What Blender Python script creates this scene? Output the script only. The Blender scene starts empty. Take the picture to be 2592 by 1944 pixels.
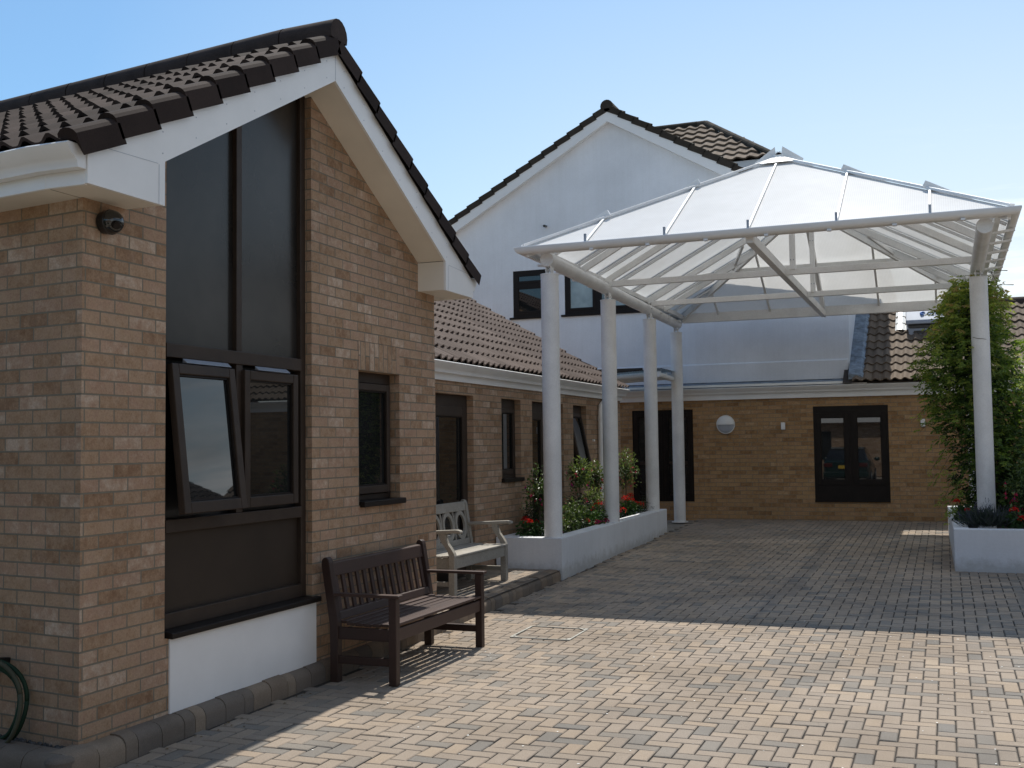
import bpy, bmesh, math, random
from math import sin, cos, pi, radians, sqrt, floor
from mathutils import Vector, Matrix, noise

rng = random.Random(7)
scn = bpy.context.scene
COL = scn.collection
V = Vector

# ------------------------------------------------------------------ materials
def new_mat(name):
    m = bpy.data.materials.new(name); m.use_nodes = True
    nt = m.node_tree; nt.nodes.clear()
    out = nt.nodes.new('ShaderNodeOutputMaterial')
    return m, nt, out

def N(nt, typ, **kw):
    n = nt.nodes.new(typ)
    for k, v in kw.items():
        if k.startswith('i_'):
            key = k[2:].replace('_', ' ')
            n.inputs[key].default_value = v
        else:
            setattr(n, k, v)
    return n

def L(nt, a, b): nt.links.new(a, b)

def ramp(nt, fac, stops, interp='LINEAR'):
    r = nt.nodes.new('ShaderNodeValToRGB'); cr = r.color_ramp; cr.interpolation = interp
    while len(cr.elements) < len(stops): cr.elements.new(0.5)
    for e, (p, c) in zip(cr.elements, stops):
        e.position = p; e.color = (c[0], c[1], c[2], 1)
    L(nt, fac, r.inputs['Fac'])
    return r.outputs['Color']

def mix(nt, fac, a, b, mode='MIX'):
    n = nt.nodes.new('ShaderNodeMix'); n.data_type = 'RGBA'; n.blend_type = mode
    for sock, v in ((n.inputs[0], fac), (n.inputs[6], a), (n.inputs[7], b)):
        if hasattr(v, 'is_output'): L(nt, v, sock)
        elif isinstance(v, (int, float)): sock.default_value = v
        else: sock.default_value = (v[0], v[1], v[2], 1)
    return n.outputs[2]

def noise_fac(nt, scale, detail=4, rough=.6, vec=None, coord='Object'):
    n = N(nt, 'ShaderNodeTexNoise'); n.inputs['Scale'].default_value = scale
    n.inputs['Detail'].default_value = detail; n.inputs['Roughness'].default_value = rough
    if vec is None:
        g = N(nt, 'ShaderNodeNewGeometry'); vec = g.outputs['Position']
    L(nt, vec, n.inputs['Vector'])
    return n.outputs['Fac']

def plain(name, col, rough=.5, var=.12, nscale=6., bump=0., bscale=80., spec=.5, metal=0., fine=0.):
    """Principled with soft colour mottling and optional fine bump."""
    m, nt, out = new_mat(name)
    b = N(nt, 'ShaderNodeBsdfPrincipled')
    f = noise_fac(nt, nscale)
    dark = [c * (1 - var * 1.6) for c in col]; lite = [min(1, c * (1 + var)) for c in col]
    c = ramp(nt, f, [(.3, dark), (.7, lite)])
    if fine:
        f2 = noise_fac(nt, bscale, 2)
        c = mix(nt, fine, c, ramp(nt, f2, [(.35, [x * .5 for x in col]), (.65, [min(1, x * 1.4) for x in col])]))
    L(nt, c, b.inputs['Base Color'])
    b.inputs['Roughness'].default_value = rough; b.inputs['Metallic'].default_value = metal
    b.inputs['Specular IOR Level'].default_value = spec
    if bump:
        bp = N(nt, 'ShaderNodeBump'); bp.inputs['Strength'].default_value = bump; bp.inputs['Distance'].default_value = .01
        L(nt, noise_fac(nt, bscale, 3), bp.inputs['Height']); L(nt, bp.outputs[0], b.inputs['Normal'])
    L(nt, b.outputs[0], out.inputs[0])
    return m

def render_mat(name, col, base_z=None, drip=.25):
    """painted render: mottling, vertical rain streaks and splash dirt at the foot"""
    m, nt, out = new_mat(name)
    b = N(nt, 'ShaderNodeBsdfPrincipled'); b.inputs['Roughness'].default_value = .88; b.inputs['Specular IOR Level'].default_value = .25
    g = N(nt, 'ShaderNodeNewGeometry')
    c = ramp(nt, noise_fac(nt, 1.1, 5, .6), [(.3, [x * .90 for x in col]), (.7, [min(1, x * 1.04) for x in col])])
    mp = N(nt, 'ShaderNodeMapping'); mp.inputs['Scale'].default_value = (7, 7, .35); L(nt, g.outputs['Position'], mp.inputs['Vector'])
    st = noise_fac(nt, 1.6, 5, .7, vec=mp.outputs[0])
    c = mix(nt, drip, c, ramp(nt, st, [(.36, (.62, .60, .55)), (.58, (1, 1, 1))]), 'MULTIPLY')
    c = mix(nt, .25, c, ramp(nt, noise_fac(nt, 45, 3, .7), [(.3, (.78, .78, .78)), (.7, (1, 1, 1))]), 'MULTIPLY')
    if base_z is not None:
        sx = N(nt, 'ShaderNodeSeparateXYZ'); L(nt, g.outputs['Position'], sx.inputs[0])
        ad = N(nt, 'ShaderNodeMath', operation='MULTIPLY_ADD'); L(nt, noise_fac(nt, 9, 4, .7), ad.inputs[0]); ad.inputs[1].default_value = -.30; L(nt, sx.outputs['Z'], ad.inputs[2])
        d = ramp(nt, ad.outputs[0], [(max(0, base_z - .12), (.50, .47, .40)), (base_z + .06, (1, 1, 1))])
        c = mix(nt, .5, c, d, 'MULTIPLY')
    L(nt, c, b.inputs['Base Color'])
    bp = N(nt, 'ShaderNodeBump'); bp.inputs['Strength'].default_value = .3; bp.inputs['Distance'].default_value = .006
    L(nt, noise_fac(nt, 60, 4, .65), bp.inputs['Height']); L(nt, bp.outputs[0], b.inputs['Normal'])
    L(nt, b.outputs[0], out.inputs[0])
    return m

def brick_mat(name, stops, mortar, stain=.35):
    m, nt, out = new_mat(name)
    b = N(nt, 'ShaderNodeBsdfPrincipled'); b.inputs['Roughness'].default_value = .9
    b.inputs['Specular IOR Level'].default_value = .2
    uv = N(nt, 'ShaderNodeUVMap')
    t = N(nt, 'ShaderNodeTexBrick')
    L(nt, uv.outputs[0], t.inputs['Vector'])
    t.inputs['Color1'].default_value = (0, 0, 0, 1); t.inputs['Color2'].default_value = (1, 1, 1, 1); t.inputs['Mortar'].default_value = (.5, .5, .5, 1)
    t.inputs['Scale'].default_value = 1; t.inputs['Mortar Size'].default_value = .0052; t.inputs['Mortar Smooth'].default_value = .25
    t.inputs['Brick Width'].default_value = .225; t.inputs['Row Height'].default_value = .075; t.inputs['Bias'].default_value = 0
    sp = N(nt, 'ShaderNodeSeparateColor'); L(nt, t.outputs['Color'], sp.inputs[0])
    nb = noise_fac(nt, 17, 4, .7)                       # fired blotches that shift each brick's own tone
    ma = N(nt, 'ShaderNodeMath', operation='MULTIPLY_ADD'); L(nt, nb, ma.inputs[0]); ma.inputs[1].default_value = 1.1; ma.inputs[2].default_value = -.55
    mb_ = N(nt, 'ShaderNodeMath', operation='MULTIPLY_ADD'); L(nt, sp.outputs[0], mb_.inputs[0]); mb_.inputs[1].default_value = .85; L(nt, ma.outputs[0], mb_.inputs[2])
    mc_ = N(nt, 'ShaderNodeMath', operation='ADD'); L(nt, mb_.outputs[0], mc_.inputs[0]); mc_.inputs[1].default_value = .06
    base = ramp(nt, mc_.outputs[0], stops)
    # blotches inside each brick, weather stains over the wall
    f1 = noise_fac(nt, 9, 5, .65)
    base = mix(nt, .55, base, mix(nt, f1, stops[0][1], stops[-1][1]), 'MIX') if False else mix(nt, .22, base, ramp(nt, f1, [(.3, stops[0][1]), (.5, stops[2][1]), (.72, stops[-1][1])]))
    f2 = noise_fac(nt, 90, 3, .7)
    base = mix(nt, .5, base, ramp(nt, f2, [(.3, (.45, .45, .45)), (.7, (1, 1, 1))]), 'MULTIPLY')
    f3 = noise_fac(nt, .9, 4)
    base = mix(nt, stain, base, ramp(nt, f3, [(.35, (.45, .42, .4)), (.65, (1, 1, 1))]), 'MULTIPLY')
    mcol = mix(nt, noise_fac(nt, 25, 4), [c * .7 for c in mortar], mortar)
    c = mix(nt, t.outputs['Fac'], base, mcol)
    L(nt, c, b.inputs['Base Color'])
    inv = N(nt, 'ShaderNodeMath', operation='SUBTRACT'); inv.inputs[0].default_value = 1.0; L(nt, t.outputs['Fac'], inv.inputs[1])
    ad = N(nt, 'ShaderNodeMath', operation='MULTIPLY_ADD'); L(nt, f2, ad.inputs[0]); ad.inputs[1].default_value = .35; L(nt, inv.outputs[0], ad.inputs[2])
    bp = N(nt, 'ShaderNodeBump'); bp.inputs['Strength'].default_value = .7; bp.inputs['Distance'].default_value = .006
    L(nt, ad.outputs[0], bp.inputs['Height']); L(nt, bp.outputs[0], b.inputs['Normal'])
    L(nt, b.outputs[0], out.inputs[0])
    return m

def tint_mat(name, stops, rough=.8, spec=.3, fine=.35, fscale=120, patch=.25, pscale=3., trans=0., bump=.15, dirt=(.5, .5, .5)):
    """colour picked per piece from the 'tint' attribute; optional translucency for leaves."""
    m, nt, out = new_mat(name)
    b = N(nt, 'ShaderNodeBsdfPrincipled'); b.inputs['Roughness'].default_value = rough; b.inputs['Specular IOR Level'].default_value = spec
    a = N(nt, 'ShaderNodeAttribute'); a.attribute_name = 'tint'
    c = ramp(nt, a.outputs['Fac'], stops)
    if fine:
        f = noise_fac(nt, fscale, 3, .7)
        c = mix(nt, fine, c, ramp(nt, f, [(.3, (.35, .35, .35)), (.7, (1.0, 1.0, 1.0))]), 'MULTIPLY')
        if bump:
            bp = N(nt, 'ShaderNodeBump'); bp.inputs['Strength'].default_value = bump; bp.inputs['Distance'].default_value = .01
            L(nt, f, bp.inputs['Height']); L(nt, bp.outputs[0], b.inputs['Normal'])
    if patch:
        c = mix(nt, patch, c, ramp(nt, noise_fac(nt, pscale, 5, .6), [(.38, dirt), (.62, (1, 1, 1))]), 'MULTIPLY')
    L(nt, c, b.inputs['Base Color'])
    if trans:
        t = N(nt, 'ShaderNodeBsdfTranslucent'); L(nt, mix(nt, 1., c, (1.5, 1.6, .7), 'MULTIPLY'), t.inputs['Color'])
        ms = N(nt, 'ShaderNodeMixShader'); ms.inputs[0].default_value = trans
        L(nt, b.outputs[0], ms.inputs[1]); L(nt, t.outputs[0], ms.inputs[2]); L(nt, ms.outputs[0], out.inputs[0])
    else:
        L(nt, b.outputs[0], out.inputs[0])
    return m

def glass_mat(name, col, rough, spec=.5):
    m, nt, out = new_mat(name)
    b = N(nt, 'ShaderNodeBsdfPrincipled'); b.inputs['Roughness'].default_value = rough; b.inputs['Specular IOR Level'].default_value = spec
    f = noise_fac(nt, 1.7, 3)
    L(nt, ramp(nt, f, [(.3, [c * .55 for c in col]), (.7, [c * 1.3 for c in col])]), b.inputs['Base Color'])
    L(nt, b.outputs[0], out.inputs[0])
    return m

M = {}
M['brick'] = brick_mat('buff_brick', [(0, (.285, .163, .094)), (.2, (.405, .260, .158)), (.45, (.505, .346, .225)), (.7, (.475, .304, .210)), (.88, (.585, .430, .312)), (1, (.66, .52, .405))], (.235, .21, .16))
M['brick_soldier'] = M['brick']
M['brick_far'] = brick_mat('orange_buff_brick', [(0, (.25, .135, .065)), (.3, (.42, .245, .115)), (.6, (.52, .33, .165)), (.8, (.46, .27, .145)), (1, (.58, .40, .23))], (.29, .245, .18), .2)
M['render'] = render_mat('white_render', (.75, .77, .80), .06, .08)
M['render_house'] = render_mat('white_house_render', (.80, .83, .87), None, .08)
M['upvc'] = plain('white_upvc', (.80, .80, .79), .35, .04, 2.)
M['soffit'] = plain('cream_soffit', (.74, .69, .60), .5, .05, 2.)
M['steel'] = plain('white_painted_steel', (.81, .81, .80), .42, .09, 2.2, .06, 60, fine=.10)
M['frame'] = plain('dark_brown_frame', (.044, .031, .023), .5, .15, 5., spec=.25)
M['frame_black'] = plain('black_brown_frame', (.015, .011, .009), .5, .15, 5., spec=.2)
M['panelbrown'] = plain('brown_panel', (.040, .029, .021), .5, .12, 2., spec=.2)
M['glass'] = glass_mat('window_glass', (.016, .017, .017), .015, .8)
M['glass_far'] = glass_mat('far_window_glass', (.02, .021, .022), .012, 1.0)
M['spandrel'] = glass_mat('spandrel_glass', (.028, .025, .022), .24, .32)
M['curtain_glass'] = glass_mat('curtained_glass', (.30, .34, .34), .04, .8)
M['curtain'] = plain('pale_curtain', (.10, .115, .11), .9, .3, 14)
M['tile_dark'] = tint_mat('dark_brown_tile', [(0, (.030, .020, .017)), (.5, (.050, .035, .030)), (1, (.078, .056, .048))], .85, .15, .5, 160, .3, 4.)
M['tile_pink'] = tint_mat('pink_brown_tile', [(0, (.12, .086, .070)), (.5, (.145, .106, .088)), (1, (.165, .123, .103))], .85, .25, .35, 150, .25, 1.2)
M['tile_tan'] = tint_mat('tan_tile', [(0, (.155, .117, .086)), (.5, (.19, .145, .107)), (1, (.215, .167, .125))], .85, .25, .3, 120, .25, 1.)
M['tile_moss'] = tint_mat('mossy_tile', [(0, (.035, .033, .025)), (.5, (.06, .05, .04)), (1, (.09, .075, .06))], .9, .2, .6, 60, .4, 3.)
M['tile_glint'] = plain('painted_tile_glint', (.27, .225, .205), .45, .3, 14.)  # light colour standing in for sun glints on the roof tiles
M['ridge'] = plain('ridge_tile', (.050, .037, .033), .85, .3, 5., .2, 120, spec=.15, fine=.35)
M['underlay'] = plain('roof_deck', (.05, .042, .038), .9)
M['paving'] = tint_mat('block_paving', [(0, (.25, .231, .207)), (.22, (.30, .267, .229)), (.42, (.36, .299, .242)), (.65, (.395, .326, .26)), (.85, (.42, .336, .256)), (1, (.455, .367, .278))], .9, .2, .5, 150, .5, .9, bump=.35, dirt=(.60, .58, .55))
M['joint'] = plain('joint_sand', (.040, .032, .025), .95, .3, 9.)
M['kerb'] = tint_mat('kerb_block', [(0, (.185, .155, .13)), (.4, (.225, .18, .14)), (.7, (.27, .205, .15)), (1, (.31, .24, .175))], .9, .2, .4, 120, .35, 4.)
M['ground'] = plain('ground_paving', (.27, .235, .19), .95, .2, 3., fine=.2)
M['gravel'] = plain('dark_gravel', (.10, .095, .09), .95, .5, 30., .8, 60, fine=.5)
M['soil'] = plain('planter_soil', (.035, .026, .018), .95, .4, 20., .8, 60)
M['wood_dark'] = tint_mat('dark_stained_wood', [(0, (.032, .017, .013)), (.5, (.052, .028, .021)), (1, (.080, .045, .035))], .5, .4, .3, 70, .2, 5., bump=.1)
M['wood_grey'] = tint_mat('weathered_grey_wood', [(0, (.27, .25, .215)), (.5, (.36, .335, .29)), (1, (.45, .42, .37))], .8, .25, .35, 60, .25, 6., bump=.15)
M['lead'] = plain('lead_flashing', (.20, .25, .31), .55, .35, 7., .2, 30)
M['galv'] = plain('galvanised_steel', (.36, .35, .31), .6, .2, 20., metal=.2)
M['black'] = plain('black_plastic', (.012, .012, .012), .3, .1)
M['grey_metal'] = plain('grey_metal', (.30, .33, .38), .45, .08, 3., metal=.3)
M['white_metal'] = plain('bright_flashing', (.82, .84, .84), .3, .05, 3.)
M['lens'] = plain('frosted_lens', (.42, .45, .50), .35, .05)
M['hose'] = plain('green_hose', (.02, .045, .026), .6, .1, spec=.15)
M['hose2'] = plain('pale_hose', (.075, .075, .05), .6, .1, spec=.15)
M['blue'] = plain('blue_lettering', (.02, .16, .55), .5, .05)
M['car'] = plain('dark_green_car_paint', (.006, .03, .026), .18, .05)
M['tyre'] = plain('tyre_rubber', (.015, .015, .015), .8)
M['red_lens'] = plain('red_lens', (.10, .008, .008), .25)
M['yellow_plate'] = plain('yellow_plate', (.75, .5, .04), .5)
M['leaf_litter'] = tint_mat('dead_leaf', [(0, (.06, .04, .02)), (1, (.20, .14, .07))], .9, .2, 0, 90, 0, 3., bump=0)
M['stem'] = plain('plant_stem', (.09, .075, .045), .9, .3, 20)
leafstops = lambda a, b, c: [(0, a), (.5, b), (1, c)]
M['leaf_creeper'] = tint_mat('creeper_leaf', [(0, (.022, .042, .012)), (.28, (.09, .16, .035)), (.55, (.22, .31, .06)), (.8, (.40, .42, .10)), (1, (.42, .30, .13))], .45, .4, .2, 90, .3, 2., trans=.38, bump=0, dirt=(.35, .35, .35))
M['leaf_lime'] = tint_mat('lime_leaf', [(0, (.09, .17, .02)), (.5, (.16, .26, .03)), (1, (.24, .33, .05))], .45, .4, .2, 90, .1, 3., trans=.35, bump=0)
M['leaf_fuchsia'] = tint_mat('fuchsia_leaf', [(0, (.022, .045, .014)), (.5, (.07, .115, .035)), (1, (.20, .25, .10))], .42, .35, .2, 90, .1, 3., trans=.25, bump=0)
M['leaf_dark'] = tint_mat('dark_shrub_leaf', [(0, (.012, .024, .010)), (.5, (.028, .048, .02)), (1, (.05, .075, .035))], .5, .4, .2, 90, .1, 3., trans=.15, bump=0)
M['leaf_geranium'] = tint_mat('geranium_leaf', [(0, (.02, .055, .016)), (.5, (.045, .10, .03)), (1, (.08, .14, .045))], .6, .3, .2, 90, .1, 3., trans=.2, bump=0)
M['leaf_lavender'] = tint_mat('lavender_leaf', [(0, (.04, .06, .05)), (.5, (.075, .10, .08)), (1, (.10, .09, .15))], .7, .3, .2, 90, .1, 3., trans=.15, bump=0)
M['petal_red'] = tint_mat('red_petal', [(0, (.42, .008, .008)), (1, (.75, .03, .025))], .5, .3, 0, 90, 0, 3., trans=.3, bump=0)
M['petal_pink'] = tint_mat('pink_petal', [(0, (.45, .02, .10)), (.6, (.6, .05, .13)), (1, (.26, .03, .34))], .5, .3, 0, 90, 0, 3., trans=.3, bump=0)
M['petal_white'] = plain('fallen_petal', (.8, .8, .76), .6)

def polycarb():
    m, nt, out = new_mat('twinwall_polycarbonate')
    d = N(nt, 'ShaderNodeBsdfDiffuse'); d.inputs['Color'].default_value = (.96, .96, .96, 1)
    t = N(nt, 'ShaderNodeBsdfTranslucent'); t.inputs['Color'].default_value = (.80, .79, .76, 1)
    tr = N(nt, 'ShaderNodeBsdfTransparent'); tr.inputs['Color'].default_value = (.86, .91, .93, 1)
    g = N(nt, 'ShaderNodeBsdfGlossy'); g.inputs['Roughness'].default_value = .22
    gr = ramp(nt, noise_fac(nt, 1.3, 6, .7), [(.30, (.91, .91, .90)), (.62, (1, 1, 1))])
    L(nt, mix(nt, 1., (.98, .98, .98), gr, 'MULTIPLY'), d.inputs['Color']); L(nt, mix(nt, 1., (.80, .79, .76), gr, 'MULTIPLY'), t.inputs['Color'])
    uv = N(nt, 'ShaderNodeUVMap')
    w = N(nt, 'ShaderNodeTexWave'); w.inputs['Scale'].default_value = 14; w.inputs['Distortion'].default_value = .6; w.inputs['Detail'].default_value = 1
    L(nt, uv.outputs[0], w.inputs['Vector'])
    f = N(nt, 'ShaderNodeMapRange'); f.inputs['To Min'].default_value = .03; f.inputs['To Max'].default_value = .11
    L(nt, w.outputs['Fac'], f.inputs['Value'])
    a = N(nt, 'ShaderNodeMixShader'); a.inputs[0].default_value = .34; L(nt, d.outputs[0], a.inputs[1]); L(nt, t.outputs[0], a.inputs[2])
    c = N(nt, 'ShaderNodeMixShader'); L(nt, f.outputs[0], c.inputs[0]); L(nt, a.outputs[0], c.inputs[1]); L(nt, tr.outputs[0], c.inputs[2])
    e = N(nt, 'ShaderNodeMixShader'); e.inputs[0].default_value = .05; L(nt, c.outputs[0], e.inputs[1]); L(nt, g.outputs[0], e.inputs[2])
    L(nt, e.outputs[0], out.inputs[0])
    return m
M['poly'] = polycarb()

def clear_glass():
    m, nt, out = new_mat('greenish_sheet_glass')
    tr = N(nt, 'ShaderNodeBsdfTransparent'); tr.inputs['Color'].default_value = (.86, .94, .94, 1)
    g = N(nt, 'ShaderNodeBsdfGlossy'); g.inputs['Roughness'].default_value = .05
    fr = N(nt, 'ShaderNodeFresnel'); fr.inputs['IOR'].default_value = 1.5
    e = N(nt, 'ShaderNodeMixShader'); L(nt, fr.outputs[0], e.inputs[0]); L(nt, tr.outputs[0], e.inputs[1]); L(nt, g.outputs[0], e.inputs[2])
    L(nt, e.outputs[0], out.inputs[0])
    return m
M['sheet_glass'] = clear_glass()

# ------------------------------------------------------------------ mesh builder (world coordinates)
class MB:
    def __init__(s): s.v = []; s.f = []; s.t = []; s.uv = {}
    def face(s, pts, tint=.5, uv=None):
        i = len(s.v); s.v += [V(p) for p in pts]; s.f.append(list(range(i, i + len(pts)))); s.t.append(tint)
        if uv: s.uv[len(s.f) - 1] = uv
    def grid(s, rows, tint=.5, closed=False):
        """rows of points joined into quads with shared vertices"""
        i = len(s.v); n = len(rows[0])
        for r in rows: s.v += [V(p) for p in r]
        for a in range(len(rows) - 1):
            for b in range(n if closed else n - 1):
                c = (b + 1) % n
                s.f.append([i + a * n + b, i + a * n + c, i + (a + 1) * n + c, i + (a + 1) * n + b])
                s.t.append(tint(a, b) if callable(tint) else tint)
        return i
    def box(s, x0, x1, y0, y1, z0, z1, tint=.5):
        s.hexa([(x0, y0, z0), (x1, y0, z0), (x1, y1, z0), (x0, y1, z0), (x0, y0, z1), (x1, y0, z1), (x1, y1, z1), (x0, y1, z1)], tint)
    def hexa(s, p, tint=.5):
        i = len(s.v); s.v += [V(q) for q in p]
        for f in ((3, 2, 1, 0), (4, 5, 6, 7), (0, 1, 5, 4), (1, 2, 6, 5), (2, 3, 7, 6), (3, 0, 4, 7)):
            s.f.append([i + k for k in f]); s.t.append(tint)
    def beam(s, p, q, w, h, up=(0, 0, 1), tint=.5, drop=0.):
        """rectangular bar from p to q; w sideways, h along up; drop shifts it along -up"""
        p, q = V(p), V(q); d = (q - p).normalized(); u = V(up); sd = d.cross(u)
        if sd.length < 1e-4: sd = d.cross(V((0, 1, 0)))
        sd.normalize(); u = sd.cross(d).normalized()
        a, b = sd * w / 2, u * h / 2; o = -u * drop
        s.hexa([p - a - b + o, q - a - b + o, q + a - b + o, p + a - b + o, p - a + b + o, q - a + b + o, q + a + b + o, p + a + b + o], tint)
    def cyl(s, p, q, r, r2=None, n=16, caps=True, tint=.5):
        p, q = V(p), V(q); r2 = r if r2 is None else r2
        d = (q - p).normalized(); a = d.orthogonal().normalized(); b = d.cross(a)
        ring = lambda c, rr: [c + (a * cos(2 * pi * k / n) + b * sin(2 * pi * k / n)) * rr for k in range(n)]
        i = s.grid([ring(p, r), ring(q, r2)], tint, True)
        if caps:
            s.f.append([i + k for k in range(n)][::-1]); s.t.append(tint)
            s.f.append([i + n + k for k in range(n)]); s.t.append(tint)
    def tube(s, pts, r, n=8, tint=.5):
        pts = [V(p) for p in pts]; rows = []
        a = None
        for k, p in enumerate(pts):
            d = (pts[min(k + 1, len(pts) - 1)] - pts[max(k - 1, 0)]).normalized()
            if a is None: a = d.orthogonal().normalized()
            a = (a - d * a.dot(d)).normalized(); b = d.cross(a)
            rr = r[k] if isinstance(r, (list, tuple)) else r
            rows.append([p + (a * cos(2 * pi * j / n) + b * sin(2 * pi * j / n)) * rr for j in range(n)])
        i = s.grid(rows, tint, True); m = len(pts)
        s.f.append([i + k for k in range(n)][::-1]); s.t.append(tint)
        s.f.append([i + (m - 1) * n + k for k in range(n)]); s.t.append(tint)
    def prism(s, poly, off, tint=.5):
        """planar polygon extruded by off"""
        off = V(off); n = len(poly); i = len(s.v)
        s.v += [V(p) for p in poly] + [V(p) + off for p in poly]
        s.f.append([i + k for k in range(n)][::-1]); s.t.append(tint)
        s.f.append([i + n + k for k in range(n)]); s.t.append(tint)
        for k in range(n):
            c = (k + 1) % n
            s.f.append([i + k, i + c, i + n + c, i + n + k]); s.t.append(tint)
    def sphere(s, c, r, n=12, m=8, sc=(1, 1, 1), tint=.5, th0=0., th1=pi):
        c = V(c); rows = []
        for a in range(m + 1):
            th = th0 + (th1 - th0) * a / m
            rows.append([c + V((sin(th) * cos(2 * pi * b / n) * sc[0], sin(th) * sin(2 * pi * b / n) * sc[1], cos(th) * sc[2])) * r for b in range(n)])
        s.grid(rows, tint, True)
    def build(s, name, mat, parent=None, bevel=0., smooth=False, fix=True, tri_uv=False):
        root = parent; base_root = None
        base = V((0, 0, 0))
        while root is not None:
            base = base + root.location; base_root = root; root = root.parent
        if base_root is not None and base_root.name.startswith(('gable_building', 'hose_coil')):
            for p in s.v:
                if p.x < -4.235: p.y += .14 * (-4.235 - p.x)
        me = bpy.data.meshes.new(name)
        me.from_pydata([tuple(p - base) for p in s.v], [], s.f)
        at = me.attributes.new('tint', 'FLOAT', 'FACE')
        at.data.foreach_set('value', s.t)
        if fix:
            bm = bmesh.new(); bm.from_mesh(me); bmesh.ops.recalc_face_normals(bm, faces=bm.faces); bm.to_mesh(me); bm.free()
        ul = me.uv_layers.new(name='UVMap')
        uvs = [0.] * (2 * len(me.loops))
        for p in me.polygons:
            n = p.normal; ax, ay, az = abs(n.x), abs(n.y), abs(n.z)
            cu = s.uv.get(p.index)
            for li in p.loop_indices:
                c = me.vertices[me.loops[li].vertex_index].co + base
                if ax >= ay and ax >= az: u, w = c.y, c.z
                elif ay >= az: u, w = c.x, c.z
                else: u, w = c.x, c.y
                if cu: u, w = cu(c)
                uvs[2 * li] = u; uvs[2 * li + 1] = w
        ul.data.foreach_set('uv', uvs)
        if smooth:
            me.polygons.foreach_set('use_smooth', [True] * len(me.polygons))
        me.materials.append(mat)
        o = bpy.data.objects.new(name, me); COL.objects.link(o)
        if parent is not None: o.parent = parent
        if bevel:
            bv = o.modifiers.new('edge', 'BEVEL'); bv.width = bevel; bv.segments = 2; bv.limit_method = 'ANGLE'; bv.angle_limit = radians(35)
        if smooth == 'auto':
            me.set_sharp_from_angle(angle=radians(38))
        me.update()
        return o

def thing(name, label, cat, loc=(0, 0, 0), group=None):
    o = bpy.data.objects.new(name, None); COL.objects.link(o)
    o.location = loc; o.empty_display_size = .2
    o['label'] = label; o['category'] = cat
    if group: o['group'] = group
    return o
def tag(o, label, cat, group=None):
    o['label'] = label; o['category'] = cat
    if group: o['group'] = group
    return o
def struct(o): o['kind'] = 'structure'; return o

gz = lambda y: max(0., .017 * (y - 8.))          # the drive rises gently towards the entrance wing
kx = lambda y: -4.115 - .0155 * (y - 4.5)         # line of the kerb

# ------------------------------------------------------------------ setting: ground, paving, kerb
mb = MB()
for (ya, yb) in ((-200, 8), (8, 21), (21, 400)):
    za, zb = gz(ya) - .03, min(gz(yb), .30) - .03
    if ya == 21: za = gz(21) - .03; zb = za
    mb.face([(-300, ya, za), (300, ya, za), (300, yb, zb), (-300, yb, zb)])
struct(mb.build('ground', M['ground']))

def herring(mb, x0, x1, y0, y1, zf, keep, rnd):
    """90 degree herringbone of 200 x 100 blocks with chamfered tops"""
    g, ch = .0042, .005
    i0, i1 = int(floor(x0 / .1)) - 3, int(x1 / .1) + 3
    j0, j1 = int(floor(y0 / .1)) - 3, int(y1 / .1) + 3
    for j in range(j0, j1):
        for i in range(i0, i1):
            k = (i - j) % 4
            if k == 0: w, h = .2, .1
            elif k == 3 and True: w, h = .1, .2
            else: continue
            if k == 3:
                ax, ay = i * .1, j * .1
            else:
                ax, ay = i * .1, j * .1
            cx_, cy_ = ax + w / 2, ay + h / 2
            if not keep(cx_, cy_): continue
            a = rnd.uniform(-.006, .006); dz = rnd.gauss(0, .0011); tx, ty = rnd.gauss(0, .008), rnd.gauss(0, .008)
            t = min(1, max(.3, rnd.gauss(.60, .17)))
            if rnd.random() < .13: t = rnd.uniform(0, .25)
            def P(u, v, d):
                xx = cx_ + u * cos(a) - v * sin(a); yy = cy_ + u * sin(a) + v * cos(a)
                return (xx, yy, zf(yy) + dz + tx * u + ty * v + d)
            hw, hh = w / 2 - g, h / 2 - g
            q = [(-1, -1), (1, -1), (1, 1), (-1, 1)]
            b = [P(sx * hw, sy * hh, -.02) for sx, sy in q]
            m_ = [P(sx * hw, sy * hh, -.0045) for sx, sy in q]
            u_ = [P(sx * (hw - ch), sy * (hh - ch), 0) for sx, sy in q]
            n = len(mb.v); mb.v += [V(p) for p in b + m_ + u_]
            mb.f.append([n + 8, n + 9, n + 10, n + 11]); mb.t.append(t)
            for r in (0, 4):
                for c in range(4):
                    d = (c + 1) % 4
                    mb.f.append([n + r + c, n + r + d, n + r + 4 + d, n + r + 4 + c]); mb.t.append(t * (.8 if r else .3))

mb = MB(); r1 = random.Random(3)
herring(mb, -4.2, 3.4, 2.4, 20.95, gz, lambda x, y: kx(y) + .01 < x < 3.4 and y < 20.82 and not (x > .1 and 14.2 < y < 18.95) and not (x < kx(y) + .0), r1)
pv = struct(mb.build('driveway', M['paving'], fix=False))
mb = MB()
for ya, yb in ((1.5, 8), (8, 20.9)):
    mb.face([(-4.25, ya, gz(ya) - .009), (3.6, ya, gz(ya) - .009), (3.6, yb, gz(yb) - .009), (-4.25, yb, gz(yb) - .009)])
struct(mb.build('paving_bed', M['joint']))

# raised pavement behind the kerb
pz = lambda y: .138 + .0115 * max(0, y - 8)
mb = MB(); herring(mb, -5.2, -4.25, 8.9, 12.4, pz, lambda x, y: -5.12 < x < kx(y) - .1 and 8.92 < y < 12.42, r1)
struct(mb.build('pavement', M['paving'], fix=False))
mb = MB()
mb.face([(-5.75, 8.8, pz(8.8) - .009), (-4.2, 8.8, pz(8.8) - .009), (-4.25, 12.5, pz(12.5) - .009), (-5.75, 12.5, pz(12.5) - .009)])
struct(mb.build('pavement_bed', M['joint']))

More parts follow.
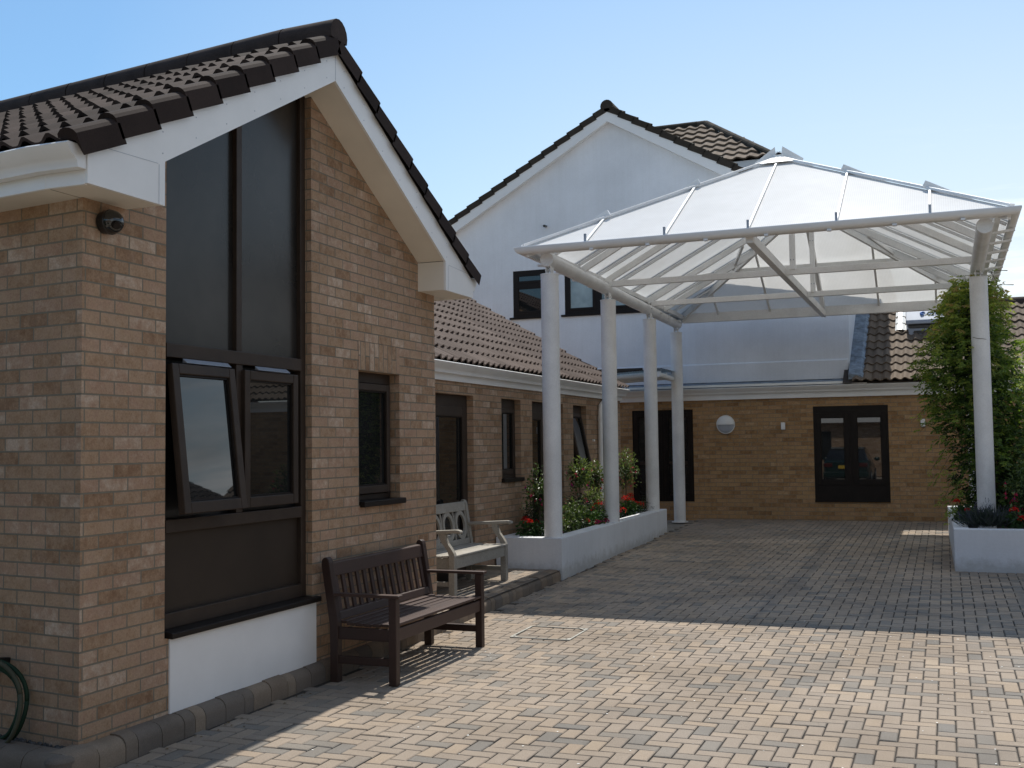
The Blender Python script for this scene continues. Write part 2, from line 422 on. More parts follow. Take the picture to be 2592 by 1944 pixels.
# bullnose kerb blocks
mb = MB(); r2 = random.Random(5)
prof = [(0, -.05), (0, .07), (-.006, .092), (-.02, .112), (-.042, .125), (-.07, .13), (-.15, .13)]
y = 4.42
while y < 12.3:
    ln = .1 if r2.random() < .35 else .2
    yb = min(y + ln, 12.32); t = r2.random(); dz = r2.gauss(0, .002)
    rows = []
    for yy in (y + .003, yb - .003):
        rows.append([(kx(yy) + a, yy, gz(yy) * .85 + b + dz) for a, b in prof])
    mb.grid(rows, t)
    for r in rows: mb.face(r, t)
    y = yb
x = -4.115
mb.cyl((-4.19, 4.42, -.05), (-4.19, 4.42, .10), .075, n=14, tint=.2); mb.sphere((-4.19, 4.42, .10), .075, 14, 4, (1, 1, .4), .2, 0, pi / 2)
x = -4.19
while x > -8:
    ln = .1 if r2.random() < .35 else .2
    xb = x - ln; t = r2.random() * .5
    rows = [[(xx, 4.345 - a + .14 * max(0, -4.235 - xx), b) for a, b in prof] for xx in (x - .003, xb + .003)]
    mb.grid(rows, t)
    for r in rows: mb.face(r, t)
    x = xb
struct(mb.build('kerb', M['kerb'], smooth='auto'))
# pieces of kerb joint bedding + the gravel strip by the end wall
mb = MB()
mb.face([(-8, 4.98, .10), (-4.2, 4.45, .10), (-4.2, 4.7, .10), (-8, 5.23, .10)])
mb.face([(-4.20, 4.42, .09), (-4.155, 4.42, .09), (-4.26, 12.3, .12), (-4.35, 12.3, .12)])
struct(mb.build('gravel_strip', M['gravel']))
# loose chippings
mb = MB()
for k in range(260):
    a = r2.uniform(-5.6, -4.3); b = r2.uniform(4.47, 4.6); s = r2.uniform(.008, .022)
    mb.sphere((a, b + .14 * (-4.235 - a), .105), s, 6, 4, (1, r2.uniform(.6, 1), .6))
o = mb.build('gravel_chippings', M['gravel']); o['kind'] = 'stuff'; o['label'] = 'dark loose gravel between the end wall and its kerb'

# ------------------------------------------------------------------ wall / opening helpers
def wall_sheet(mb, axis, plane, u0, u1, z0, top, openings, recess=.1, breaks=()):
    """front sheet of a wall with reveals. axis 'X' faces +X (u=y), axis 'Y' faces -Y (u=x). top: function u->z"""
    def P(u, d, z): return (plane + d, u, z) if axis == 'X' else (u, plane - d, z)
    us = sorted(set([u0, u1] + [b for b in breaks if u0 < b < u1] + [e for o in openings for e in (o[0], o[1])]))
    for a, b in zip(us, us[1:]):
        ops = sorted([o for o in openings if o[0] <= a + 1e-6 and o[1] >= b - 1e-6], key=lambda o: o[2])
        lo = z0
        for o in ops:
            if o[2] > lo + 1e-6: mb.face([P(a, 0, lo), P(b, 0, lo), P(b, 0, o[2]), P(a, 0, o[2])])
            lo = o[3]
        ta, tb = top(a), top(b)
        if max(ta, tb) > lo + 1e-4: mb.face([P(a, 0, lo), P(b, 0, lo), P(b, 0, max(tb, lo)), P(a, 0, max(ta, lo))])
    for (a, b, c, d) in openings:
        da = min(d, top(a)); db = min(d, top(b))
        mb.face([P(a, 0, c), P(a, -recess, c), P(a, -recess, da), P(a, 0, da)])
        mb.face([P(b, 0, c), P(b, -recess, c), P(b, -recess, db), P(b, 0, db)])
        mb.face([P(a, 0, c), P(b, 0, c), P(b, -recess, c), P(a, -recess, c)])
        mb.face([P(a, 0, da), P(b, 0, db), P(b, -recess, db), P(a, -recess, da)])

class Plane:
    """boxes laid on a wall plane: u along the wall, d outwards, z up"""
    def __init__(s, axis, p): s.a = axis; s.p = p
    def pt(s, u, d, z): return (s.p + d, u, z) if s.a == 'X' else (u, s.p - d, z)
    def box(s, mb, u0, u1, d0, d1, z0, z1, t=.5):
        a = s.pt(u0, d0, z0); b = s.pt(u1, d1, z1)
        mb.box(min(a[0], b[0]), max(a[0], b[0]), min(a[1], b[1]), max(a[1], b[1]), z0, z1, t)
    def ring(s, mb, u0, u1, z0, z1, w, d0, d1, wb=None, wt=None):
        wb = wb or w; wt = wt or w
        s.box(mb, u0, u0 + w, d0, d1, z0, z1); s.box(mb, u1 - w, u1, d0, d1, z0, z1)
        s.box(mb, u0 + w, u1 - w, d0, d1, z0, z0 + wb); s.box(mb, u0 + w, u1 - w, d0, d1, z1 - wt, z1)

def tiles(mb, O, du, dv, u0f, u1f, nrows, gauge=.31, period=.165, amp=.042, thick=.022, seg=8, rnd=rng, lift=.03, skew=.6):
    """courses of double-roll tiles. O eave origin, du along eave, dv up the slope (unit). u0f/u1f: range per course"""
    O, du, dv = V(O), V(du).normalized(), V(dv).normalized()
    nn = du.cross(dv)
    if nn.z < 0: nn = -nn
    def h(u):
        s = (u / period) % 1.0
        s = s ** (1.0 + skew * .35)
        return amp * (.5 - .5 * cos(2 * pi * s)) ** 1.25
    for j in range(nrows):
        a, b = u0f(j), u1f(j)
        if b - a < .05: continue
        n = max(2, int((b - a) / period * seg))
        us = [a + (b - a) * k / n for k in range(n + 1)]
        lo, hi = j * gauge, (j + 1) * gauge + .02
        jit = {}
        def tj(u):
            k = int(floor(u / (2 * period)))
            if k not in jit: jit[k] = (rnd.random(), rnd.gauss(0, .0025), rnd.gauss(0, .003))
            return jit[k]
        rows = [[], [], []]
        for u in us:
            t_, dz, dl = tj(u + 1e-5)
            rows[0].append(O + du * u + dv * (lo + dl) + nn * (h(u) + lift - thick + dz))
            rows[1].append(O + du * u + dv * (lo + dl) + nn * (h(u) + lift + dz))
            rows[2].append(O + du * u + dv * hi + nn * (h(u) + dz * .3))
        mb.grid(rows, lambda r, c: tj(us[c] + 1e-4)[0])

def ridge_run(mb, p, q, r=.11, ln=.45, n=10, lift=0.):
    p, q = V(p), V(q); d = (q - p).normalized(); sd = d.cross(V((0, 0, 1))).normalized(); up = sd.cross(d)
    tot = (q - p).length; k = 0.
    while k < tot:
        e = min(k + ln, tot); rr = r * (1 + rng.uniform(-.01, .015))
        rows = []
        for a, s_ in ((k, rr), (e - .012, rr), (e - .011, rr * .96), (e, rr * .96)):
            rows.append([p + d * a + (sd * cos(th) + up * sin(th)) * s_ for th in [-.35 + (pi + .7) * i / n for i in range(n + 1)]])
        mb.grid(rows, rng.random()); k = e
    for c, dd in ((p, 0), (q, 1)):
        mb.face([c + (sd * cos(th) + up * sin(th)) * r * (.96 if dd else 1) for th in [-.35 + (pi + .7) * i / n for i in range(n + 1)]])

def ogee_gutter(mb, p, q, out, h=.11, w=.12):
    """ogee gutter from p to q along its back top edge, projecting along out"""
    p, q, out = V(p), V(q), V(out).normalized(); z = V((0, 0, 1))
    pf = [(0, 0), (w, 0), (w + .008, -.008), (w, -.022), (w * .93, -.03), (w * .82, -.05), (w * .62, -.07), (w * .5, -.085), (w * .46, -h), (0, -h), (0, 0)]
    ends = (p, V((-4.235, p.y, p.z)), q) if p.x > -4.235 > q.x else (p, q)
    rows = [[c + out * a + z * b for a, b in pf] for c in ends]
    mb.grid(rows)
    for r in (rows[0], rows[-1]): mb.face(r[:-1])
    d = (q - p); n = max(1, int(d.length / 3.0))
    for k in range(1, n + 1):                        # joint clips
        c = p + d * (k / (n + .5)); e = d.normalized() * .03
        mb.grid([[c + e * sg + out * (a + .003) + z * (b - .002) for a, b in pf[1:9]] for sg in (-1, 1)])

# ------------------------------------------------------------------ gable-ended brick building
XG, XB = -4.23, -3.962
YC, TAN = 6.76, .5525
house = thing('gable_building', 'buff brick building with tall glazed gable end, white bargeboards and dark tiled roof', 'building', (XG, YC, 0))
rake = lambda y: 4.30 - abs(y - YC) * TAN                # soffit line at the wall
WIN = (5.265, 6.865, .56, 9.)
SW = (7.545, 8.235, 1.20, 2.25)
mb = MB()
wall_sheet(mb, 'X', XG, 4.59, 8.925, -.05, lambda u: rake(u), [WIN, SW], .1, (YC,))
mb.face([(XG, 4.59, -.05), (-12, 4.59, -.05), (-12, 4.59, 3.05), (XG, 4.59, 3.05)])
mb.face([(XG, 8.925, -.05), (-12, 8.925, -.05), (-12, 8.925, 3.05), (XG, 8.925, 3.05)])
mb.face([(-12, 4.59, -.05), (-12, 8.925, -.05), (-12, 8.925, 3.05), (-12, YC, 4.3), (-12, 4.59, 3.05)])
wall = mb.build('wall', M['brick'], house)
# soldier course over the small window
mb = MB()
mb.face([(XG + .003, 7.545, 2.252), (XG + .003, 8.235, 2.252), (XG + .003, 8.235, 2.475), (XG + .003, 7.545, 2.475)], .5, lambda c: (c.z - 2.252 + .0, c.y))
mb.build('soldier_course', M['brick'], wall)
# roof
roofz = lambda y: 3.175 + .5453 * (y - 4.245)
d1 = V((0, 1, .5453)).normalized(); d2 = V((0, -1, .5453)).normalized()
mb = MB(); rr = random.Random(11)
xl = -11.5
tiles(mb, (-4.02, 4.245, 3.175), (-1, 0, 0), d1, lambda j: 0, lambda j: 7.5, 9, .315, .165, .042, rnd=rr)
tiles(mb, (-4.02, 2 * YC - 4.245, 3.175), (-1, 0, 0), d2, lambda j: 0, lambda j: 7.5, 9, .315, .165, .042, rnd=rr)
nt0 = len(mb.f)                                     # pale strips along the tile side channels, painting in sun glints
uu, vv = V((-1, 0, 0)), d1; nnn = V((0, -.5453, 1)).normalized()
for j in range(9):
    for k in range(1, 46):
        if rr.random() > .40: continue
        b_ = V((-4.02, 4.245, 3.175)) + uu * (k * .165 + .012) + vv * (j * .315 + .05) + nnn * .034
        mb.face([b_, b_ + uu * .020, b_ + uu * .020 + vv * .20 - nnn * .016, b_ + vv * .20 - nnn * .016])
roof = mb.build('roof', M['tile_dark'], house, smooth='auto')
roof.data.materials.append(M['tile_glint'])
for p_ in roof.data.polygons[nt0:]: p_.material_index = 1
mb = MB()
for ye in (4.30, 2 * YC - 4.30):
    mb.face([(-3.985, ye, roofz(4.30) - .02), (-11.5, ye, roofz(4.30) - .02), (-11.5, YC, roofz(YC) - .02), (-3.985, YC, roofz(YC) - .02)])
mb.build('roof_deck', M['underlay'], roof)
mb = MB(); ridge_run(mb, (-3.93, YC, roofz(YC) + .035), (-11.5, YC, roofz(YC) + .035), .115, .45); 
mb.build('ridge', M['ridge'], roof, smooth='auto')
# verge blocks, one to a course on either rake
mb = MB()
for sgn, ye in ((1, 4.245), (-1, 2 * YC - 4.245)):
    dv = V((0, sgn, .5453)).normalized(); nn = V((0, -sgn * .5453, 1)).normalized()
    for j in range(9):
        base = V((-3.928, ye, 3.175)) + dv * (j * .315 - .012)
        rows = []
        for v_, l_ in ((0, .034), (.335, .004)):
            c = base + dv * v_ + nn * l_
            pr = [(0, -.10), (0, .012), (-.012, .03), (-.032, .042), (-.06, .046), (-.09, .04), (-.115, .02), (-.12, .0)]
            rows.append([c + V((a, 0, 0)) + nn * b for a, b in pr])
        t = rr.random() * .6
        mb.grid(rows, t)
        mb.face([rows[0][k] for k in range(8)] + [base + nn * (.01) + V((-.02, 0, 0))], t * .5)
mb.build('verge', M['tile_dark'], roof, bevel=.004)
# bargeboard, soffits, fascias, gutters
mb = MB()
L_ = [(4.33, 2.99), (4.92, 2.99), (4.92, 3.237), (YC, 4.255), (YC, 4.475), (4.33, 3.137)]
for poly in (L_, [(2 * YC - a, b) for a, b in L_]):
    mb.prism([(XB, a, b) for a, b in poly], (-.02, 0, 0))
nb0 = len(mb.f)                                     # fine joint lines and nail heads
for a, b, c, d in ((YC - .002, YC + .002, 4.258, 4.47),):
    mb.box(XB + .0005, XB + .0015, a, b, c, d)
for s_ in (0, 1):
    f = (lambda y: y) if not s_ else (lambda y: 2 * YC - y)
    y0, y1 = sorted((f(4.868), f(4.871))); mb.box(XB + .0005, XB + .0015, y0, y1, 2.992, 3.21)
    mb.prism([(XB + .0005, f(4.47), 3.20), (XB + .0005, f(4.86), 3.215), (XB + .0005, f(4.86), 3.2125), (XB + .0005, f(4.47), 3.1975)], (.001, 0, 0))
    for k in range(7):
        yy = 4.9 + k * .29
        for o_ in (.05, .17):
            c = (XB, f(yy), 3.24 + (yy - 4.92) * TAN + o_); mb.cyl(c, (XB + .002, c[1], c[2]), .004, n=6)
bb = mb.build('bargeboard', M['upvc'], house)
bb.data.materials.append(M['lens'])
for p_ in bb.data.polygons[nb0:]: p_.material_index = 1
mb = MB()
for s_ in (0, 1):
    f = (lambda y: y) if not s_ else (lambda y: 2 * YC - y)
    mb.face([(XB - .02, f(4.33), 2.996), (XB - .02, f(4.92), 2.996), (XG - .02, f(4.92), 2.996), (XG - .02, f(4.33), 2.996)])
    mb.face([(XG - .02, f(4.33), 2.994), (XG - .02, f(4.62), 2.994), (-12, f(4.62), 2.994), (-12, f(4.33), 2.994)])
    mb.face([(XB - .02, f(4.92), 2.994), (XG - .02, f(4.92), 2.994), (XG - .02, f(4.92), 3.24), (XB - .02, f(4.92), 3.24)])
    mb.face([(XB - .02, f(4.92), 3.244), (XG - .05, f(4.92), 3.244), (XG - .05, YC, 4.262), (XB - .02, YC, 4.262)])
mb.build('soffit', M['soffit'], house)
for ye, sg in ((4.33, -1), (2 * YC - 4.33, 1)):
    mb = MB(); y0, y1 = sorted((ye, ye + .02 * -sg)); mb.box(-12, -4.2351, y0, y1, 2.985, 3.14); mb.box(-4.2349, XB - .0205, y0, y1, 2.985, 3.14)
    mb.build('fascia', M['upvc'], house, bevel=.003)
    mb = MB(); yg = ye + .002 * sg
    ogee_gutter(mb, (-3.97, yg, 3.175), (-12, yg, 3.175), (0, sg, 0), .115, .125)
    mb.build('gutter', M['upvc'], house, smooth='auto')
# tall window of the gable
pl = Plane('X', XG)
mb = MB()
u0, u1, um = 5.265, 6.865, 6.06
rk = lambda u: 3.245 + (u - 4.92) * TAN + .02
def upright(a, b, z0, d0=-.115, d1=-.055):
    mb.hexa([pl.pt(a, d0, z0), pl.pt(b, d0, z0), pl.pt(b, d1, z0), pl.pt(a, d1, z0), pl.pt(a, d0, min(rk(a), rk(2 * YC - a))), pl.pt(b, d0, min(rk(b), rk(2 * YC - b))), pl.pt(b, d1, min(rk(b), rk(2 * YC - b))), pl.pt(a, d1, min(rk(a), rk(2 * YC - a)))])
upright(u0, u0 + .06, .60); upright(u1 - .065, u1, .60)
upright(um - .03, um + .03, 2.28)
pl.box(mb, um - .035, um + .035, -.115, -.052, 1.235, 2.20)
pl.box(mb, u0 + .06, u1 - .065, -.115, -.045, 2.20, 2.285)
pl.box(mb, u0 + .06, u1 - .065, -.115, -.045, 1.16, 1.237)
pl.box(mb, u0 + .06, u1 - .065, -.115, -.05, .60, .69)
bigwin = mb.build('window', M['frame'], house, bevel=.004)
bigwin['label'] = 'tall brown framed gable window with two casements, one tilted open'
for a, b in ((u0 + .06, um - .03), (um + .03, u1 - .065)):
    mb = MB()
    mb.hexa([pl.pt(a, -.1, 2.28), pl.pt(b, -.1, 2.28), pl.pt(b, -.09, 2.28), pl.pt(a, -.09, 2.28), pl.pt(a, -.1, rk(a)), pl.pt(b, -.1, min(rk(b), 4.26)), pl.pt(b, -.09, min(rk(b), 4.26)), pl.pt(a, -.09, rk(a))])
    mb.build('pane', M['spandrel'], bigwin)
mb = MB(); pl.box(mb, u0 + .06, u1 - .065, -.1, -.088, .69, 1.16); mb.build('spandrel_panel', M['panelbrown'], bigwin)
mb = MB()
mb.hexa([pl.pt(5.275, -.11, .565), pl.pt(6.93, -.11, .565), pl.pt(6.93, .04, .555), pl.pt(5.285, .04, .555), pl.pt(5.275, -.11, .605), pl.pt(6.93, -.11, .605), pl.pt(6.93, .04, .59), pl.pt(5.285, .04, .59)])
mb.build('sill', M['frame_black'], bigwin, bevel=.006)
def casement(u0, u1, z0, z1, parent, ang=0., d=-.04, w=.062, glass=M['glass'], axis='X', plane=XG, frame=M['frame'], slide=0.):
    pl_ = Plane(axis, plane)
    mf, mg, mbd = MB(), MB(), MB()
    pl_.ring(mf, u0, u1, z0, z1, w, d - .03, d + .02, wb=w * 1.1)
    pl_.box(mg, u0 + w - .01, u1 - w + .01, d - .016, d - .008, z0 + w - .01, z1 - w + .01)
    pl_.ring(mbd, u0 + w, u1 - w, z0 + w * 1.1, z1 - w, .012, d - .006, d + .006)
    if ang:
        c = V(pl_.pt(0, d, z1)); axis_v = V((0, 1, 0)) if axis == 'X' else V((1, 0, 0))
        R = Matrix.Rotation(ang, 4, axis_v)
        for m_ in (mf, mg, mbd):
            m_.v = [R @ (p - c) + c + V((0, 0, -slide)) for p in m_.v]
    a = mf.build('sash', frame, parent, bevel=.005)
    b = mg.build('pane', glass, parent); 
    mbd.build('glazing_bead', M['frame_black'], parent)
    return a
s1 = casement(5.335, 5.955, 1.27, 2.165, bigwin, ang=-radians(6.5), d=-.03, slide=.004)
s1['label'] = 'casement sash tilted open at the bottom'
casement(6.08, 6.72, 1.265, 2.165, bigwin)
mb = MB()
for a, b in ((5.47, 5.92), (6.22, 6.60)):
    mb = MB()
    mb.hexa([pl.pt(a, -.045, 2.17), pl.pt(b, -.045, 2.17), pl.pt(b, -.005, 2.17), pl.pt(a, -.005, 2.17), pl.pt(a, -.045, 2.20), pl.pt(b, -.045, 2.20), pl.pt(b, -.03, 2.19), pl.pt(a, -.03, 2.19)])
    mb.build('trickle_vent', M['grey_metal'], bigwin, bevel=.004)
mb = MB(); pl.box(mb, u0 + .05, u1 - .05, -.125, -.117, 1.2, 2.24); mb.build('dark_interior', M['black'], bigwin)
mb = MB(); pl.box(mb, 5.30, 6.902, -.1, .012, .125, .556)
mb.build('white_panel', M['upvc'], house, bevel=.004)
# small window
mb = MB()
pl.ring(mb, 7.545, 8.235, 1.23, 2.25, .045, -.16, -.095, wt=.085)
sw = mb.build('window', M['frame'], house, bevel=.004)
casement(7.595, 8.185, 1.28, 2.16, sw, d=-.085, w=.055)
mb = MB(); pl.box(mb, 7.555, 8.265, -.15, .045, 1.185, 1.23); mb.build('sill', M['frame_black'], sw, bevel=.006)
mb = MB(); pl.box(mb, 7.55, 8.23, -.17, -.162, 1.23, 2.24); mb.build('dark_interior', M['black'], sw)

# dome camera below the eaves
cam_t = thing('dome_camera', 'small black dome camera fixed under the white eaves at the brick corner', 'camera', (-4.12, 4.76, 2.99))
mb = MB(); mb.cyl((-4.225, 4.74, 2.885), (-4.17, 4.74, 2.885), .062, .07, 20); mb.build('base', M['black'], cam_t, bevel=.004, smooth='auto')
mb = MB(); mb.sphere((-4.17, 4.74, 2.885), .066, 20, 14, (1, 1, 1)); mb.build('dome', M['glass'], cam_t, smooth=True)
mb = MB(); mb.cyl((-4.125, 4.715, 2.865), (-4.098, 4.70, 2.85), .024, .02, 14); mb.build('lens', M['frame_black'], cam_t, smooth='auto')

# hose coil hung on the end wall
hz_ = thing('hose_coil', 'coil of green garden hose hanging low on the shaded end wall', 'hose', (-4.79, 4.48, .1))
for nm, mt, rad, yo, ph in (('hose_loop', M['hose2'], .275, 4.46, .3), ('hose_loop', M['hose'], .225, 4.49, .8), ('hose_loop', M['hose'], .25, 4.52, .1)):
    mb = MB(); pts = []
    for k in range(41):
        a = 2 * pi * k / 40 + ph
        pts.append((-4.785 + rad * .92 * cos(a), yo + .012 * sin(3 * a), .315 + rad * .86 * sin(a)))
    mb.tube(pts, .0125, 8); mb.build(nm, mt, hz_, smooth=True)
mb = MB(); mb.beam((-4.79, 4.59, .52), (-4.79, 4.43, .54), .04, .03); mb.build('hook', M['black'], hz_, bevel=.003)

# ------------------------------------------------------------------ long low brick wing
XM = -5.08
wing = thing('brick_wing', 'long low brick wing with pinkish tiled roof and narrow brown windows', 'building', (XM, 14.5, .1))
D1 = (10.73, 11.75, .15, 2.228); W1 = (12.62, 13.28, 1.238, 2.228); D2 = (13.70, 14.98, .2, 2.228); W3 = (15.43, 16.07, 1.238, 2.228)
mb = MB()
wall_sheet(mb, 'X', XM, 8.925, 17.95, -.05, lambda u: 2.53, [D1, W1, D2, W3], .115)
mb.face([(XM, 17.95, -.05), (-14.9, 17.95, -.05), (-14.9, 17.95, 2.5), (-10.0, 17.95, 5.35), (XM, 17.95, 2.53)])
ww = mb.build('wall', M['brick'], wing)
mb = MB(); rr = random.Random(17)
T30 = math.tan(radians(30))
tiles(mb, (-4.965, 9.0, 2.567), (0, 1, 0), (-cos(radians(30)), 0, sin(radians(30))), lambda j: 0, lambda j: 9.06, 19, .32, .165, .04, seg=8, rnd=rr)
wr = mb.build('roof', M['tile_pink'], wing, smooth='auto')
mb = MB(); mb.face([(-5.0, 9, 2.562), (-5.0, 18.05, 2.562), (-10.2, 18.05, 2.562 + 5.2 * T30), (-10.2, 9, 2.562 + 5.2 * T30)])
mb.face([(-10.2, 9, 2.562 + 5.2 * T30), (-10.2, 18.05, 2.562 + 5.2 * T30), (-15.4, 18.05, 2.562), (-15.4, 9, 2.562)])
mb.build('roof_deck', M['underlay'], wr)
mb = MB(); mb.box(-5.065, -5.045, 8.95, 17.97, 2.365, 2.535)
mb.build('fascia', M['upvc'], wing, bevel=.003)
mb = MB(); ogee_gutter(mb, (-5.045, 8.95, 2.556), (-5.045, 18.0, 2.556), (1, 0, 0), .115, .125); mb.build('gutter', M['upvc'], wing, smooth='auto')
pm = Plane('X', XM)
def unit(parent, op, glass=M['glass'], mull=None, open_=0., sill=True, head=.09, frame=M['frame'], d=-.1, bottom=.05, wcase=.055, plane=pm, interior=True):
    a, b, c, e = op
    mb = MB(); plane.ring(mb, a, b, c, e, .045, d - .05, d + .02, wt=head, wb=bottom)
    if mull: plane.box(mb, mull - .03, mull + .03, d - .05, d + .02, c + bottom, e - head)
    w = mb.build('window', frame, parent, bevel=.004)
    spans = [(a + .04, b - .04)] if not mull else [(a + .04, mull - .025), (mull + .025, b - .04)]
    for (p_, q_) in spans:
        casement(p_, q_, c + bottom - .005, e - head + .005, w, ang=open_, d=d + .01, w=wcase, glass=glass, axis=plane.a, plane=plane.p, frame=frame)
    if sill:
        mb = MB(); plane.box(mb, a - .02, b + .02, d, .04, c - .045, c + .004); mb.build('sill', M['frame_black'], w, bevel=.006)
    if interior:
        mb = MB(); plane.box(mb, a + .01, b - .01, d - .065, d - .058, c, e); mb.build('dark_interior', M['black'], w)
    return w
w = unit(wing, D1, glass=M['glass'], sill=False, bottom=.25, head=.14, wcase=.11)
mb = MB(); pm.box(mb, 11.06, 11.52, -.104, -.1025, .5, 1.98); mb.build('curtain', M['curtain'], w)
w['label'] = 'glazed door with a pale curtain behind it'
w = unit(wing, W1, head=.12); 
mb = MB(); pm.box(mb, 12.72, 13.02, -.1035, -.1015, 1.34, 2.06); mb.build('curtain', M['curtain'], w)
unit(wing, D2, mull=14.36, sill=False, bottom=.25, head=.14, wcase=.1)
w = unit(wing, W3, open_=-radians(12), head=.12)
w['label'] = 'narrow window with its sash pushed open'
mb = MB(); mb.tube([(-4.99, 17.05, 2.46), (-5.0, 17.0, 2.38), (-5.015, 16.75, 2.30), (-5.025, 16.66, 2.25), (-5.025, 16.63, 2.15), (-5.025, 16.63, 1.2), (-5.025, 16.63, .2)], .038, 12)
for zz in (2.05, 1.0): mb.cyl((-5.025, 16.63, zz - .03), (-5.025, 16.63, zz + .03), .045, n=12)
mb.build('downpipe', M['upvc'], wing, smooth='auto')
mb = MB(); mb.box(-5.08, -5.055, 16.36, 16.42, 1.695, 1.725); mb.build('vent_spout', M['upvc'], wing)

# ------------------------------------------------------------------ entrance wing at the far end of the drive
YF = 20.85
ent = thing('entrance_wing', 'low brick wing across the end of the drive with tan tiles and black framed windows', 'building', (-1.0, YF, .2))
EW1 = (-5.66, -4.47, .54, 2.287); EW2 = (-2.25, -.95, .55, 2.287)
mb = MB()
wall_sheet(mb, 'Y', YF, -9.5, 7.0, 0, lambda u: 2.62, [EW1, EW2], .09)
mb.build('wall', M['brick_far'], ent)
mb = MB(); rr = random.Random(23)
tiles(mb, (-1.53, 20.62, 2.70), (1, 0, 0), (0, cos(radians(30)), sin(radians(30))), lambda j: 0, lambda j: 8.5, 10, .318, .165, .04, seg=9, rnd=rr, skew=-.7)
er = mb.build('roof', M['tile_tan'], ent, smooth='auto')
mb = MB(); mb.face([(-1.7, 20.66, 2.69), (7, 20.66, 2.69), (7, 23.4, 2.69 + 2.74 * T30), (-1.7, 23.4, 2.69 + 2.74 * T30)])
mb.face([(-1.7, 23.4, 2.69 + 2.74 * T30), (7, 23.4, 2.69 + 2.74 * T30), (7, 26.2, 2.69), (-1.7, 26.2, 2.69)])
mb.build('roof_deck', M['underlay'], er)
mb = MB(); ridge_run(mb, (-1.5, 23.38, 4.27), (7, 23.38, 4.27), .12, .45); mb.build('ridge', M['ridge'], er, smooth='auto')
mb = MB(); mb.box(-9.5, 7, YF - .06, YF - .035, 2.45, 2.64); mb.face([(-9.5, YF - .036, 2.452), (7, YF - .036, 2.452), (7, YF + .02, 2.452), (-9.5, YF + .02, 2.452)])
mb.build('fascia', M['upvc'], ent, bevel=.003)
mb = MB(); ogee_gutter(mb, (-9.5, YF - .06, 2.668), (7, YF - .06, 2.668), (0, -1, 0), .11, .12); mb.build('gutter', M['upvc'], ent, smooth='auto')
mb = MB(); mb.face([(-9.5, 20.70, 2.685), (-1.55, 20.70, 2.685), (-1.55, 20.80, 2.735), (-9.5, 20.80, 2.735)]); mb.build('eaves_strip', M['soffit'], ent)
mb = MB(); mb.face([(-9.5, 20.80, 2.736), (-1.52, 20.80, 2.736), (-1.52, 21.14, 2.79), (-9.5, 21.14, 2.79)])
mb.face([(-9.5, 21.145, 2.70), (-1.58, 21.145, 2.70), (-1.58, 21.145, 2.83), (-9.5, 21.145, 2.83)])
rng2 = random.Random(4)                              # stepped lead soaker where roof meets the white wall
pts = []
for k in range(9):
    yy = 20.72 + k * .32
    zz = 2.70 + (yy - 20.62) * T30 + .075
    mb.hexa([(-1.60, yy, zz - .08), (-1.33 + .02 * rng2.random(), yy, zz - .06), (-1.33, yy + .34, zz + .12), (-1.60, yy + .34, zz + .12), (-1.60, yy, zz + .02), (-1.40, yy, zz), (-1.40, yy + .34, zz + .195), (-1.60, yy + .34, zz + .21)])
mb.build('flashing', M['lead'], ent)
pf_ = Plane('Y', YF)
w = unit(ent, EW1, frame=M['frame_black'], mull=-5.06, sill=False, bottom=.04, head=.06, d=-.03, wcase=.07, plane=pf_)
mb = MB(); pf_.box(mb, -5.55, -5.13, -.034, -.018, 1.24, 1.31); pf_.box(mb, -4.99, -4.58, -.034, -.018, 1.24, 1.31); mb.build('push_bar', M['frame'], w)
w['label'] = 'pair of dark glazed doors with a horizontal mid rail'
w = unit(ent, EW2, frame=M['frame_black'], mull=-1.60, sill=False, bottom=.31, head=.13, d=-.015, wcase=.085, plane=pf_, glass=M['glass_far'])
mb = MB(); pf_.box(mb, -2.20, -1.0, -.008, .006, .58, .86); pf_.box(mb, -2.25, -.95, -.01, .03, .548, .585); mb.build('spandrel_panel', M['frame_black'], w, bevel=.003)
w['label'] = 'two light black framed window above a dark panel'

# lamps on the entrance wall
lt = thing('bulkhead_lamp', 'round white bulkhead lamp with half hood on the far brick wall', 'wall lamp', (-3.84, YF, 2.0))
mb = MB(); mb.cyl((-3.84, YF, 1.985), (-3.84, YF - .06, 1.985), .165, .175, 32); mb.build('base', M['upvc'], lt, bevel=.006, smooth='auto')
mb = MB()
rows = []
for a in range(7):
    th = pi / 2 * a / 6
    rows.append([(-3.84 + .155 * sin(th) * cos(b), YF - .06 - .05 * cos(th), 1.985 + .155 * sin(th) * sin(b)) for b in [pi + pi * k / 16 for k in range(17)]])
mb.grid(rows); mb.build('lens', M['lens'], lt, smooth=True)
mb = MB(); rows = []
for a in range(7):
    th = pi / 2 * a / 6
    rows.append([(-3.84 + .176 * sin(th) * cos(b), YF - .06 - .085 * cos(th), 1.985 + .176 * sin(th) * sin(b)) for b in [pi * k / 16 for k in range(17)]])
mb.grid(rows); mb.prism([(-3.84 + .176 * cos(pi * k / 16), YF - .06, 1.985 + .176 * sin(pi * k / 16)) for k in range(17)], (0, -.01, 0))
mb.face([(-4.016, YF - .06, 1.985), (-3.84, YF - .145, 1.985), (-3.664, YF - .06, 1.985)])
mb.build('hood', M['upvc'], lt, smooth='auto')
